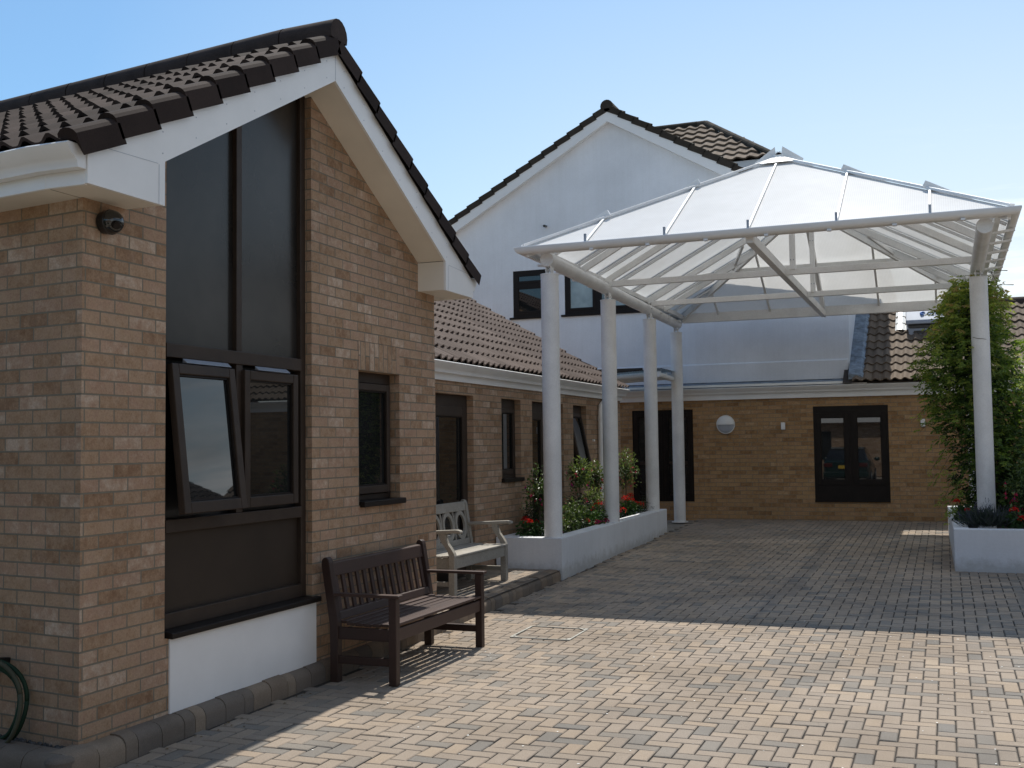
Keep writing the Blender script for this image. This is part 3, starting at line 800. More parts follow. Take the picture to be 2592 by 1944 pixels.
for (xx, zz, lab) in ((-2.785, 1.94, 'small white box light left of the far window'), (-.37, 1.955, 'small white box light beside the creeper, right of the far window')):
    t_ = thing('wall_light', lab, 'wall light', (xx, YF, zz), 'small box lights on the entrance wall')
    mb = MB(); mb.box(xx - .037, xx + .037, YF - .085, YF - .02, zz - .065, zz + .065); mb.build('housing', M['upvc'], t_, bevel=.006)
    mb = MB(); mb.box(xx - .028, xx + .028, YF - .02, YF, zz - .075, zz + .04); mb.build('bracket', M['grey_metal'], t_, bevel=.003)

# roof ventilation unit
vu = thing('roof_ventilator', 'grey box shaped ventilation unit standing on the tan tiled roof', 'ventilator', (-.2, 22.6, 3.75))
rz = lambda y: 2.70 + (y - 20.62) * T30
mb = MB()
mb.prism([(-.60, 22.25, 3.55), (-.60, 22.25, 3.77), (-.60, 23.3, 3.77), (-.60, 23.3, 3.55)], (1.05, 0, 0)); mb.build('body', M['grey_metal'], vu, bevel=.01)
mb = MB(); mb.box(-.56, .41, 22.235, 22.249, 3.77, 3.81); mb.box(-.50, .36, 22.24, 22.249, 3.66, 3.72); mb.box(-.6, .45, 22.28, 23.3, 3.77, 3.84); mb.build('louvre', M['black'], vu)
mb = MB()
mb.prism([(-.64, 22.17, 3.84), (-.64, 22.17, 3.91), (-.64, 22.47, 4.22), (-.64, 23.35, 4.26), (-.64, 23.35, 3.84)], (1.13, 0, 0)); mb.build('hood', M['grey_metal'], vu, bevel=.012)
cu = bpy.data.curves.new('lettering', 'FONT'); cu.body = 'VENT'; cu.size = .12; cu.extrude = .003; cu.align_x = 'LEFT'
lo = bpy.data.objects.new('lettering', cu); COL.objects.link(lo); lo.parent = vu
sl = math.atan2(.31, .30)
lo.rotation_euler = (sl, 0, 0); lo.location = V((-.26, 22.255, 4.004)) - V(vu.location)
dg = bpy.context.evaluated_depsgraph_get()
me_ = bpy.data.meshes.new_from_object(lo.evaluated_get(dg)); mt_ = lo.matrix_basis.copy()
bpy.data.objects.remove(lo)
lo = bpy.data.objects.new('lettering', me_); COL.objects.link(lo); lo.parent = vu; lo.matrix_basis = mt_
me_.materials.clear(); me_.materials.append(M['blue'])
mb = MB()                                            # swirl mark left of the lettering
c0 = V((-.335, 22.295, 4.043)); e1 = V((1, 0, 0)); e2 = V((0, .30, .31)).normalized(); nn = V((0, -.31, .30)).normalized()
pts = [c0 + nn * .006 + (e1 * cos(a) + e2 * sin(a)) * (.05 - .008 * a / 2) for a in [.5 + 5.2 * k / 20 for k in range(21)]]
mb.tube(pts, [.004 + .012 * sin(pi * k / 20) for k in range(21)], 6); mb.build('swirl_mark', M['blue'], vu, smooth=True)
mb = MB(); 
for k in range(4):
    yy = 22.30 + k * .275; zz = rz(yy) + .082
    mb.grid([[(-.84, yy, zz - .01), (-.79, yy, zz + .012), (-.72, yy, zz + .012), (-.66, yy, zz - .008), (-.60, yy, zz + .01)], [(-.84, yy + .27, zz + .135), (-.79, yy + .27, zz + .157), (-.72, yy + .27, zz + .157), (-.66, yy + .27, zz + .137), (-.60, yy + .27, zz + .155)]])
mb.build('side_flashing', M['white_metal'], vu)

# ------------------------------------------------------------------ white gabled house
YW = 21.15
wh = thing('white_house', 'tall white rendered house with dark framed windows and a mossy gabled roof', 'house', (-6.1, YW, 0))
XA = -6.1; ZA = 8.12; TW = .585
rk2 = lambda x: ZA - abs(x - XA) * TW + .05
mb = MB()
xr = -1.6; xlw = -10.6
OW = [(-8.22, -7.05 - .4, 4.27, 5.235), (-7.10, -5.0, 4.27, 5.235)]
wall_sheet(mb, 'Y', YW, xlw, xr, 0, rk2, OW, .06, (XA,))
mb.face([(xr, YW, 2.4), (xr, 36, 2.4), (xr, 36, rk2(xr)), (xr, YW, rk2(xr))])
mb.face([(xlw, YW, 0), (xlw, 36, 0), (xlw, 36, rk2(xlw)), (xlw, YW, rk2(xlw))])
mb.face([(xr, 36, 0), (xlw, 36, 0), (xlw, 36, rk2(xlw)), (XA, 36, rk2(XA)), (xr, 36, rk2(xr))])
# drip band of the lower render
mb.hexa([(-6.6, YW - .03, 3.14), (-1.63, YW - .03, 3.14), (-1.63, YW - .001, 3.14), (-6.6, YW - .001, 3.14), (-6.6, YW - .008, 3.165), (-1.63, YW - .008, 3.165), (-1.63, YW - .001, 3.165), (-6.6, YW - .001, 3.165)])
mb.box(-6.6, -1.63, YW - .03, YW - .001, 2.80, 3.14)
wwl = mb.build('wall', M['render_house'], wh)
mb = MB(); rr = random.Random(31)
cw = 1 / sqrt(1 + TW * TW)
for sg in (1, -1):
    dv = V((-sg * cw, 0, TW * cw)); x_e = XA + sg * 5.0
    tiles(mb, (x_e, 21.0, ZA + .26 - 5.0 * TW), (0, 1, 0), dv, lambda j: 0, lambda j: 9, 18, .322, .30, .05, thick=.05, seg=5, rnd=rr, lift=.05)
whr = mb.build('roof', M['tile_moss'], wh)
mb = MB()
for sg in (1, -1):
    mb.face([(XA + sg * 5, 21.05, ZA + .25 - 5 * TW), (XA + sg * 5, 36, ZA + .25 - 5 * TW), (XA, 36, ZA + .25), (XA, 21.05, ZA + .25)])
    dv = V((-sg * cw, 0, TW * cw)); nv = V((sg * TW * cw, 0, cw))
    for j in range(18):
        b = V((XA + sg * 5.0, 20.985, ZA + .26 - 5.0 * TW)) + dv * (j * .322)
        mb.hexa([b - nv * .06, b + dv * .34 - nv * .09, b + dv * .34 - nv * .09 + V((0, .05, 0)), b - nv * .06 + V((0, .05, 0)), b + nv * .06, b + dv * .34 + nv * .03, b + dv * .34 + nv * .03 + V((0, .05, 0)), b + nv * .06 + V((0, .05, 0))])
mb.build('verge', M['tile_moss'], whr)
mb = MB(); ridge_run(mb, (XA, 20.97, ZA + .27), (XA, 36, ZA + .27), .13, .45); mb.build('ridge', M['tile_moss'], whr)
mb = MB()
for sg in (1, -1):
    mb.prism([(XA, 21.0, ZA - .03), (XA, 21.0, ZA + .22), (XA + sg * 5, 21.0, ZA + .22 - 5 * TW), (XA + sg * 5, 21.0, ZA - .03 - 5 * TW)], (0, .03, 0))
    mb.face([(XA, 21.0, ZA - .02), (XA, YW + .02, ZA - .02), (XA + sg * 5, YW + .02, ZA - .02 - 5 * TW), (XA + sg * 5, 21.0, ZA - .02 - 5 * TW)])
mb.build('bargeboard', M['upvc'], wh)
pw = Plane('Y', YW)
# casements with dark frames
for (a, b, c, e), kind in zip(OW, (0, 1)):
    mb = MB()
    pw.ring(mb, a, b, c, e, .07, -.055, -.005, wb=.08)
    if kind == 0:
        pw.box(mb, a + .07, b - .07, -.055, -.005, 4.90, 4.97)
        spans = [(a + .07, b - .07, c + .08, 4.90), (a + .07, b - .07, 4.97, e - .07)]
    else:
        for m_ in (-6.42, -5.70): pw.box(mb, m_ - .05, m_ + .05, -.055, -.005, c + .08, e - .07)
        spans = [(a + .07, -6.47, c + .08, e - .07), (-6.37, -5.75, c + .08, e - .07), (-5.65, b - .07, c + .08, e - .07)]
    w = mb.build('window', M['frame_black'], wh, bevel=.004)
    for q in spans:
        mb = MB(); pw.ring(mb, q[0], q[1], q[2], q[3], .045, -.045, -.0, wb=.05); mb.build('sash', M['frame_black'], w, bevel=.004)
        mb = MB(); pw.box(mb, q[0] + .04, q[1] - .04, -.04, -.03, q[2] + .04, q[3] - .04)
        mb.build('pane', M['curtain_glass'] if kind else M['glass'], w)
    mb = MB(); pw.box(mb, a - .07, b + .07, -.05, .05, c - .04, c); mb.build('sill', M['frame_black'], w, bevel=.004)
mb = MB(); mb.box(-9.36, -9.28, YW - .06, YW, 4.80, 5.29); mb.box(-9.30, -9.25, YW - .045, YW, 4.80, 5.29); mb.build('vent_duct', M['upvc'], wh, bevel=.006)
mb = MB(); mb.cyl((-7.48, YW, 6.115), (-7.48, YW - .12, 6.10), .025, n=10); mb.build('overflow_pipe', M['black'], wh)
mb = MB(); mb.box(-6.62, -5.5, YW - .031, YW - .028, 2.98, 3.135); mb.build('dark_opening', M['black'], wh)

# hipped roof behind
hh = thing('hipped_house', 'tan tiled hipped roof rising behind the white gable', 'house', (-7, 28, 0))
mb = MB(); rr = random.Random(37)
TH = .76; ch = 1 / sqrt(1 + TH * TH)
tiles(mb, (-8.4, 26.0, 8.30), (1, 0, 0), (0, ch, TH * ch), lambda j: 0, lambda j: 4.82 - j * .32 * ch, 8, .32, .30, .05, thick=.04, seg=6, rnd=rr, lift=.05, skew=-.7)
hr_ = mb.build('roof', M['tile_tan'], hh)
mb = MB(); mb.face([(-8.4, 26.05, 8.29), (-3.6, 26.05, 8.29), (-5.55, 28, 9.80), (-8.4, 28, 9.80)]); mb.face([(-3.6, 26.05, 8.29), (-3.6, 30, 8.29), (-5.55, 28, 9.80)]); mb.build('roof_deck', M['underlay'], hr_)
mb = MB(); ridge_run(mb, (-8.4, 28, 9.83), (-5.5, 28, 9.83), .11); ridge_run(mb, (-3.58, 26.02, 8.33), (-5.5, 28, 9.83), .11, .33); mb.build('ridge', M['tile_moss'], hr_)
mb = MB(); mb.box(-8.4, -3.65, 26.05, 26.08, 8.10, 8.29); mb.build('fascia', M['upvc'], hh)
mb = MB(); mb.box(-8.4, -3.9, 26.25, 30, 2, 8.2); mb.build('wall', M['render_house'], hh)

# ------------------------------------------------------------------ planters
def planter(name, label, quad, z1, th, soilz, x_open=None):
    t = thing(name, label, 'planter', (quad[0][0], quad[0][1], gz(quad[0][1])))
    c = sum((V((*p, 0)) for p in quad), V()) / 4
    inner = []
    n = 4
    for k in range(4):
        p0, p1, p2 = V(quad[k - 1]), V(quad[k]), V(quad[(k + 1) % 4])
        a = (p1 - p0).normalized(); b = (p2 - p1).normalized()
        na = V((-a.y, a.x)); nb = V((-b.y, b.x))
        if na.dot(V((c.x, c.y)) - p1) < 0: na, nb = -na, -nb
        inner.append(p1 + (na + nb) * th)
    mb = MB()
    for k in range(4):
        j = (k + 1) % 4
        a, b, ai, bi = quad[k], quad[j], inner[k], inner[j]
        mb.hexa([(a[0], a[1], -.1), (b[0], b[1], -.1), (bi[0], bi[1], -.1), (ai[0], ai[1], -.1), (a[0], a[1], z1), (b[0], b[1], z1), (bi[0], bi[1], z1), (ai[0], ai[1], z1)])
    bm_o = mb.build('box_wall', M['render'], t, bevel=.008)
    mb = MB(); rows = []
    for i in range(9):
        r_ = []
        for j in range(31):
            a = V(inner[0]).lerp(V(inner[3]), i / 8); b = V(inner[1]).lerp(V(inner[2]), i / 8); p = a.lerp(b, j / 30)
            r_.append((p.x, p.y, soilz + .03 * noise.noise(V((p.x * 5, p.y * 5, 1)))))
        rows.append(r_)
    mb.grid(rows); mb.build('soil', M['soil'], t, smooth=True)
    return t
PL = planter('planter_box', 'long white rendered planter under the left canopy columns, full of fuchsias', [(-4.225, 12.34), (-4.385, 18.25), (-5.06, 18.2), (-5.06, 12.34)], .555, .20, .47)
PR = planter('planter_box', 'white rendered planter at the right edge below the tall green creeper', [(.05, 14.08), (2.9, 14.08), (2.9, 19.0), (-.012, 19.0)], .60, .17, .52)

# ------------------------------------------------------------------ entrance canopy
can = thing('entrance_canopy', 'large white steel canopy with translucent hipped roof over the drive', 'canopy', (-1.96, 16.3, .1))
cxm = -1.96; hw = 2.66; y0c, y1c = 12.24, 20.42; ze, zr = 4.00, 5.42
CL, CR = cxm - hw, cxm + hw
R1 = V((cxm, y0c + hw, zr)); R2 = V((cxm, y1c - hw, zr))
colsL = [(-4.375, 12.475, .55), (-4.42, 15.1, .45), (-4.495, 17.75, .45), (-4.60, 20.15, .19)]
colsR = [(.445, 15.1, .45), (.445, 17.75, .45), (.445, 20.15, .2)]
for (x, y, z) in colsL + colsR:
    top = 3.69
    mb = MB(); mb.cyl((x, y, z), (x, y, top), .108, n=36)
    c = mb.build('column', M['steel'], can, smooth='auto')
    if z < .3:
        mb = MB(); mb.cyl((x, y, gz(y) - .01), (x, y, gz(y) + .012), .15, n=32); mb.build('base_plate', M['steel'], c, bevel=.003, smooth='auto')
    mb = MB(); mb.cyl((x, y, top - .008), (x, y, top + .008), .113, n=36); mb.build('cap_plate', M['steel'], c, bevel=.003, smooth='auto')
    mb = MB(); mb.box(x - .035, x - .023, y - .05, y + .05, top, top + .11); mb.box(x + .023, x + .035, y - .05, y + .05, top, top + .11); mb.cyl((x - .05, y, top + .055), (x + .05, y, top + .055), .016, n=10)
    mb.build('bracket', M['steel'], c)
for a, b in (((-4.37, 12.36, 3.86), (-4.60, 20.3, 3.86)), ((.445, 12.36, 3.86), (.445, 20.3, 3.86))):
    mb = MB(); mb.cyl(a, b, .083, n=28); mb.build('eaves_tube', M['steel'], can, smooth='auto', bevel=.004)
# gutters round the four sides
mb = MB()
gp = [(0, 0), (.085, 0), (.09, -.008), (.088, -.025), (.08, -.048), (.062, -.07), (.04, -.08), (0, -.08)]
loop = [(CL, y0c, -1, -1), (CR, y0c, 1, -1), (CR, y1c, 1, 1), (CL, y1c, -1, 1), (CL, y0c, -1, -1)]
rows = [[(x + sx * a, y + sy * a, 4.0 + b) for a, b in gp] for x, y, sx, sy in loop]
mb.grid(rows)
mb.build('gutter', M['upvc'], can, smooth='auto')
for k in range(1, 8):
    x = CL + (CR - CL) * k / 8 + .2
    for a_, b_ in ((y0c - .075, y0c - .01), (y1c + .01, y1c + .075)):
        mb = MB(); mb.box(x - .022, x + .022, a_ + .01, b_, 3.90, 3.922); mb.build('gutter_bracket', M['steel'], can)
for k in range(1, 12):
    y = y0c + (y1c - y0c) * k / 12
    for x, s_ in ((CL, -1), (CR, 1)):
        mb = MB(); mb.beam((x + s_ * .06, y, 3.89), (x - s_ * .2, y, 3.86), .05, .025); mb.build('gutter_bracket', M['steel'], can)
# eaves frame beams
mb = MB()
for p, q, w_, h_ in (((CL + .1, y0c + .06, 3.965), (CR - .1, y0c + .06, 3.965), .06, .08), ((CL + .1, y1c - .06, 3.97), (CR - .1, y1c - .06, 3.97), .10, .17), ((CL + .12, y0c + .06, 3.99), (CL + .12, y1c - .06, 3.99), .06, .07), ((CR - .12, y0c + .06, 3.99), (CR - .12, y1c - .06, 3.99), .06, .07)):
    mb.beam(p, q, w_, h_)
mb.build('eaves_beam', M['steel'], can, bevel=.006)
# ties, long beam, king posts, struts
for y in (15.1, 17.55):
    mb = MB(); mb.beam((-4.40, y, 3.925), (.445, y, 3.925), .06, .085); tb = mb.build('tie_beam', M['steel'], can, bevel=.006)
    mb = MB(); mb.beam((cxm + .12, y, 3.95), (cxm + .12, y, 5.33), .07, .1, (0, 1, 0)); kp = mb.build('king_post', M['steel'], can, bevel=.006)
    mb = MB()
    for zz in (4.08, 4.75):
        for o_ in (-.02, .02): mb.cyl((cxm + .12 + o_, y - .052, zz), (cxm + .12 + o_, y - .058, zz), .008, n=6)
    mb.build('bolt', M['grey_metal'], kp)
mb = MB(); mb.beam((cxm, y0c + .08, 3.915), (cxm, y1c - .06, 3.915), .085, .11); mb.build('long_beam', M['steel'], can, bevel=.006)
# roof members: rafters below, glazing bars above
def roofpt(x, y):
    d = min(x - CL, CR - x, y - y0c, y1c - y)
    return V((x, y, ze + d * (zr - ze) / hw))
nxs = [CL + .93 + k * (2 * hw - 1.86) / 4 - 0 for k in range(5)]
nxs = [cxm + (k - 2) * .94 for k in range(5)]
nys = [y0c + .80 + k * .9395 for k in range(8)]
hips = [((CL, y0c), R1), ((CR, y0c), R1), ((CL, y1c), R2), ((CR, y1c), R2)]
up = V((0, 0, 1))
bars = []
for x in nxs:
    d = min(x - CL, CR - x); bars.append((V((x, y0c, ze)), V((x, y0c + d, ze + d * (zr - ze) / hw)), 'f')); bars.append((V((x, y1c, ze)), V((x, y1c - d, ze + d * (zr - ze) / hw)), 'b'))
for y in nys:
    d = min(y - y0c, y1c - y, hw)
    bars.append((V((CL, y, ze)), V((CL + d, y, ze + d * (zr - ze) / hw)), 'l')); bars.append((V((CR, y, ze)), V((CR - d, y, ze + d * (zr - ze) / hw)), 'r'))
for i, (p, q, s_) in enumerate(bars):
    mb = MB(); hgt = .02 if s_ in 'fb' else .08
    d = (q - p).normalized(); ext = .07 if s_ in 'lr' else .0
    mb.beam(p, q + d * ext, .028 if s_ in 'fb' else .05, hgt, drop=-(hgt / 2 + .006)); mb.beam(p, q, .035, .035, drop=.03)
    gb = mb.build('glazing_bar', M['steel'], can, bevel=.004)
    if s_ in 'fb':
        mb = MB(); o_ = V((0, -.02 if s_ == 'f' else .02, 0)); mb.beam(p + o_ + V((0, 0, -.02)), p + o_ + V((0, 0, .10)), .025, .03, (0, 1, 0)); mb.build('end_cap', M['grey_metal'], gb)
for (c, r_) in hips:
    mb = MB(); c3 = V((c[0], c[1], ze)); mb.beam(c3, r_, .07, .03, drop=-.025); mb.beam(c3, r_, .055, .10, drop=.075); mb.build('hip_beam', M['steel'], can, bevel=.005)
mb = MB(); mb.beam(R1 + V((0, -.05, 0)), R2 + V((0, .05, 0)), .12, .04, drop=-.03); mb.beam(R1, R2, .06, .13, drop=.09); mb.build('ridge_beam', M['steel'], can, bevel=.005)
# heavier rafters of the side slopes and the purlin of the back slope
for y in (13.98, 15.1, 17.55, 18.68):
    d = min(y - y0c, y1c - y, hw)
    for sx, X in ((1, CL), (-1, CR)):
        mb = MB(); mb.beam((X + sx * .12, y, ze + .02), (X + sx * d, y, ze + d * (zr - ze) / hw), .045, .085, drop=.075); mb.build('rafter', M['steel'], can, bevel=.005)
mb = MB(); mb.beam((CL + 1.35, y1c - 1.3, ze + 1.3 * (zr - ze) / hw), (CR - 1.35, y1c - 1.3, ze + 1.3 * (zr - ze) / hw), .05, .08, drop=.09); mb.build('purlin', M['steel'], can, bevel=.005)
mb = MB()
mb.beam((cxm, y1c - .06, 3.98), (cxm, R2.y, zr - .1), .07, .12); mb.build('rafter', M['steel'], can, bevel=.005)
for sx in (1, -1):
    mb = MB(); mb.beam((cxm + sx * .95, 17.6, 4.78), (cxm + sx * 1.35, 18.95, 4.62), .04, .06); mb.build('strut', M['steel'], can, bevel=.004)
    mb = MB(); mb.beam((cxm + sx * 1.55, 18.9, 4.0 + 1.05 * .53), (cxm + sx * 2.0, 17.8, 4.0 + .62 * .53), .05, .07); mb.build('strut', M['steel'], can, bevel=.004)
for sg in (0, 1):
    mb = MB(); R_ = R1 if not sg else R2; s_ = 1 if not sg else -1
    mb.face([R_ + V((-.28, -.28 * s_, -.105)), R_ + V((.28, -.28 * s_, -.105)), R_ + V((0, 0, .05))])
    for sx in (1, -1):
        mb.hexa([R_ + V((sx * .03, 0, .03)), R_ + V((sx * .30, 0, -.10)), R_ + V((sx * .30, .02 * s_, -.10)), R_ + V((sx * .03, .02 * s_, .03)), R_ + V((sx * .05, 0, .17)), R_ + V((sx * .32, 0, -.02)), R_ + V((sx * .32, .02 * s_, -.02)), R_ + V((sx * .05, .02 * s_, .17))])
    mb.build('ridge_cap', M['steel'], can)
# glazing sheets
def panel(poly, uvf):
    mb = MB(); mb.face(poly, .5, uvf); o = mb.build('roof_panel', M['poly'], can)
sl_ = (zr - ze) / hw
xs = [CL] + nxs + [CR]
for a, b in zip(xs, xs[1:]):
    da, db = min(a - CL, CR - a), min(b - CL, CR - b)
    for yy, s_ in ((y0c, 1), (y1c, -1)):
        pts = [V((a, yy, ze)), V((b, yy, ze)), V((b, yy + s_ * db, ze + db * sl_)), V((a, yy + s_ * da, ze + da * sl_))]
        if da < 1e-6: pts = pts[:3]
        if db < 1e-6: pts = [pts[0], pts[1], pts[3]]
        panel(pts, lambda c: (c.x, c.y))
ys = [y0c] + nys + [y1c]
ys = sorted(ys + [])
for a, b in zip(ys, ys[1:]):
    da, db = min(a - y0c, y1c - a, hw), min(b - y0c, y1c - b, hw)
    brk = [k for k in (y0c + hw, y1c - hw) if a + 1e-4 < k < b - 1e-4]
    for X, s_ in ((CL, 1), (CR, -1)):
        up_ = [V((X + s_ * db, b, ze + db * sl_))] + [V((X + s_ * hw, k, zr)) for k in brk[::-1]] + [V((X + s_ * da, a, ze + da * sl_))]
        pts = [V((X, a, ze)), V((X, b, ze))] + up_
        if da < 1e-6: pts = pts[:-1]
        if db < 1e-6: pts = [pts[0], pts[1]] + pts[3:]
        panel(pts, lambda c: (c.y, c.x))

# small glass link canopy between wing and entrance canopy
ga = thing('glass_awning', 'small flat glass awning on white tubes beside the rear columns', 'awning', (-5.1, 19.6, 2.9))
for y in (19.15, 19.6, 20.1):
    mb = MB(); mb.cyl((-5.66, y, 2.83), (-4.66, y, 2.88), .05, n=16); mb.build('crossbar', M['steel'], ga, smooth='auto')
mb = MB(); mb.cyl((-4.68, 19.0, 2.86), (-4.68, 20.62, 2.82), .05, n=16); mb.build('edge_tube', M['steel'], ga, smooth='auto')
mb = MB(); mb.hexa([(-5.66, 18.98, 2.90), (-4.60, 18.98, 2.955), (-4.60, 20.68, 2.955), (-5.66, 20.68, 2.90), (-5.66, 18.98, 2.912), (-4.60, 18.98, 2.967), (-4.60, 20.68, 2.967), (-5.66, 20.68, 2.912)]); mb.build('glass_sheet', M['sheet_glass'], ga)
for y in (19.15, 20.1):
    mb = MB(); mb.cyl((-4.68, y, 2.9), (-4.68, y, 2.97), .02, n=8); mb.build('spigot', M['grey_metal'], ga)

# ------------------------------------------------------------------ benches
def rnd_t(): return rng.random()
bd = thing('garden_bench', 'dark stained slatted wooden bench standing against the gable wall', 'bench', (-3.85, 7.66, 0))
ya, yb = 6.91, 8.42
def bpart(name, fn, mat, parent, bevel=.005, smooth=False):
    mb = MB(); fn(mb); return mb.build(name, mat, parent, bevel=bevel, smooth=smooth)
for y in (ya, yb):
    bpart('leg', lambda m: m.box(-3.632, -3.572, y - .03, y + .03, 0, .60, .35), M['wood_dark'], bd)
    def back(m, y=y):
        pr = [(-4.03, 0), (-4.095, 0), (-4.10, .40), (-4.165, .82), (-4.162, .85), (-4.148, .868), (-4.128, .872), (-4.108, .86), (-4.10, .835), (-4.033, .42)]
        m.prism([(a, y - .03, b) for a, b in pr], (0, .06, 0), .3)
    bpart('leg', back, M['wood_dark'], bd)
    def arm(m, y=y):
        m.hexa([(-4.09, y - .028, .60), (-3.55, y - .034, .60), (-3.55, y + .034, .60), (-4.09, y + .028, .60), (-4.09, y - .028, .622), (-3.55, y - .034, .622), (-3.55, y + .034, .622), (-4.09, y + .028, .622)], .8)
    bpart('armrest', arm, M['wood_dark'], bd)
    bpart('side_rail', lambda m: (m.box(-4.045, -3.63, y - .018, y + .018, .30, .385, .3)), M['wood_dark'], bd)
    bpart('stretcher', lambda m: (m.box(-4.045, -3.63, y - .02, y + .02, .13, .185, .3)), M['wood_dark'], bd)
bpart('front_rail', lambda m: m.box(-3.62, -3.585, ya + .03, yb - .03, .30, .388, .7), M['wood_dark'], bd)
bpart('lower_back_rail', lambda m: m.hexa([(-4.075, ya + .03, .435), (-4.075, yb - .03, .435), (-4.035, yb - .03, .43), (-4.035, ya + .03, .43), (-4.087, ya + .03, .49), (-4.087, yb - .03, .49), (-4.05, yb - .03, .485), (-4.05, ya + .03, .485)], .5), M['wood_dark'], bd)
bpart('top_rail', lambda m: m.hexa([(-4.135, ya + .03, .735), (-4.135, yb - .03, .735), (-4.098, yb - .03, .73), (-4.098, ya + .03, .73), (-4.15, ya + .03, .835), (-4.15, yb - .03, .835), (-4.113, yb - .03, .83), (-4.113, ya + .03, .83)], .6), M['wood_dark'], bd, .008)
ns = 14
for k in range(ns):
    y = ya + .075 + (yb - ya - .15) * k / (ns - 1)
    bpart('back_slat', lambda m: m.beam((-4.066, y, .46), (-4.118, y, .74), .043, .018, (1, 0, 0), .3 + .5 * rnd_t()), M['wood_dark'], bd, .003)
for k in range(7):
    x = -4.02 + k * .069; z = .392 + .012 * ((k - 3) / 3) ** 2 + (.0 if k < 6 else .002)
    bpart('seat_slat', lambda m: m.box(x - .028, x + .028, ya + (.0 if k > 0 and k < 6 else .03), yb - (.0 if 0 < k < 6 else .03), z, z + .02, .5 + .5 * rnd_t()), M['wood_dark'], bd, .004)

wb = thing('garden_bench', 'weathered pale wooden bench with oval rings in its back, by the white planter', 'bench', (-4.77, 10.66, .16))
ya, yb = 9.98, 11.34; XW = -4.52
for y in (ya, yb):
    gz0 = pz(y) - .001
    def fl(m, y=y):
        m.box(XW - .065, XW, y - .035, y + .035, gz0, .575, .5)
    bpart('leg', fl, M['wood_grey'], wb)
    def sup(m, y=y):                                   # curved arm support
        f = [(0, .575), (-.01, .60), (-.04, .645), (-.075, .69), (-.095, .74), (-.10, .79)]
        bk = [(-.065, .575), (-.08, .62), (-.115, .665), (-.15, .71), (-.165, .75), (-.17, .79)]
        rows = [[(XW + a, y - .03, b) for a, b in f], [(XW + a, y + .03, b) for a, b in f], [(XW + a, y + .03, b) for a, b in bk], [(XW + a, y - .03, b) for a, b in bk], [(XW + a, y - .03, b) for a, b in f]]
        m.grid(rows, .5)
    bpart('arm_support', sup, M['wood_grey'], wb)
    def arm(m, y=y):
        pr = [(-4.97, .775), (-4.62, .785), (-4.50, .795), (-4.465, .785), (-4.45, .80), (-4.46, .82), (-4.50, .828), (-4.70, .818), (-4.97, .806)]
        m.prism([(a, y - .036, b) for a, b in pr], (0, .072, 0), .6)
    bpart('armrest', arm, M['wood_grey'], wb, .008)
    def back(m, y=y):
        pr = [(-4.94, gz0), (-5.00, gz0), (-4.995, .50), (-5.062, 1.0), (-5.062, 1.035), (-5.045, 1.055), (-5.02, 1.05), (-5.0, 1.02), (-4.925, .54)]
        m.prism([(a, y - .03, b) for a, b in pr], (0, .06, 0), .45)
    bpart('leg', back, M['wood_grey'], wb)
    bpart('side_rail', lambda m: m.box(-4.95, XW - .065, y - .018, y + .018, .44, .545, .35), M['wood_grey'], wb)
    bpart('stretcher', lambda m: m.box(-4.95, XW - .065, y - .02, y + .02, gz0 + .11, gz0 + .155, .4), M['wood_grey'], wb)
bpart('front_rail', lambda m: m.box(XW - .045, XW - .01, ya + .035, yb - .035, .44, .55, .6), M['wood_grey'], wb)
for k in range(6):
    x = XW - .03 - k * .075; z = .553 - .008 * sin(pi * k / 5)
    bpart('seat_slat', lambda m: m.box(x - .032, x + .032, ya - .03, yb + .03, z, z + .022, .5 + .5 * rnd_t()), M['wood_grey'], wb, .005)
bx_ = lambda z: -4.955 - (z - .55) * .145              # rake of the back
bpart('top_rail', lambda m: m.hexa([(bx_(.945) - .018, ya + .03, .935), (bx_(.945) - .018, yb - .03, .935), (bx_(.945) + .018, yb - .03, .935), (bx_(.945) + .018, ya + .03, .935), (bx_(1.035) - .018, ya + .03, 1.035), (bx_(1.035) - .018, yb - .03, 1.035), (bx_(1.035) + .018, yb - .03, 1.035), (bx_(1.035) + .018, ya + .03, 1.035)], .6), M['wood_grey'], wb, .008)
bpart('lower_back_rail', lambda m: m.hexa([(bx_(.60) - .018, ya + .03, .575), (bx_(.60) - .018, yb - .03, .575), (bx_(.60) + .018, yb - .03, .575), (bx_(.60) + .018, ya + .03, .575), (bx_(.63) - .018, ya + .03, .635), (bx_(.63) - .018, yb - .03, .635), (bx_(.63) + .018, yb - .03, .635), (bx_(.63) + .018, ya + .03, .635)], .6), M['wood_grey'], wb, .006)
for k in range(4):
    yc = ya + .03 + (yb - ya - .06) * (k + .5) / 4
    def ring(m, yc=yc):
        no, rows = 36, []
        for s_, d in ((1, .012), (1, -.012), (.70, -.012), (.70, .012), (1, .012)):
            rr_ = []
            for q in range(no + 1):
                a = 2 * pi * q / no
                sy = .142 if s_ == 1 else .098; sz = .158 if s_ == 1 else .112
                z = .787 + sz * sin(a)
                rr_.append((bx_(z) + d, yc + sy * cos(a), z))
            rows.append(rr_)
        m.grid(rows, .55)
    bpart('back_ring', ring, M['wood_grey'], wb, 0)
for k in range(5):
    y = ya + .035 + (yb - ya - .07) * k / 4
    bpart('back_slat', lambda m: m.beam((bx_(.6), y, .60), (bx_(.96), y, .96), .022, .016, (1, 0, 0), .5), M['wood_grey'], wb, .003)

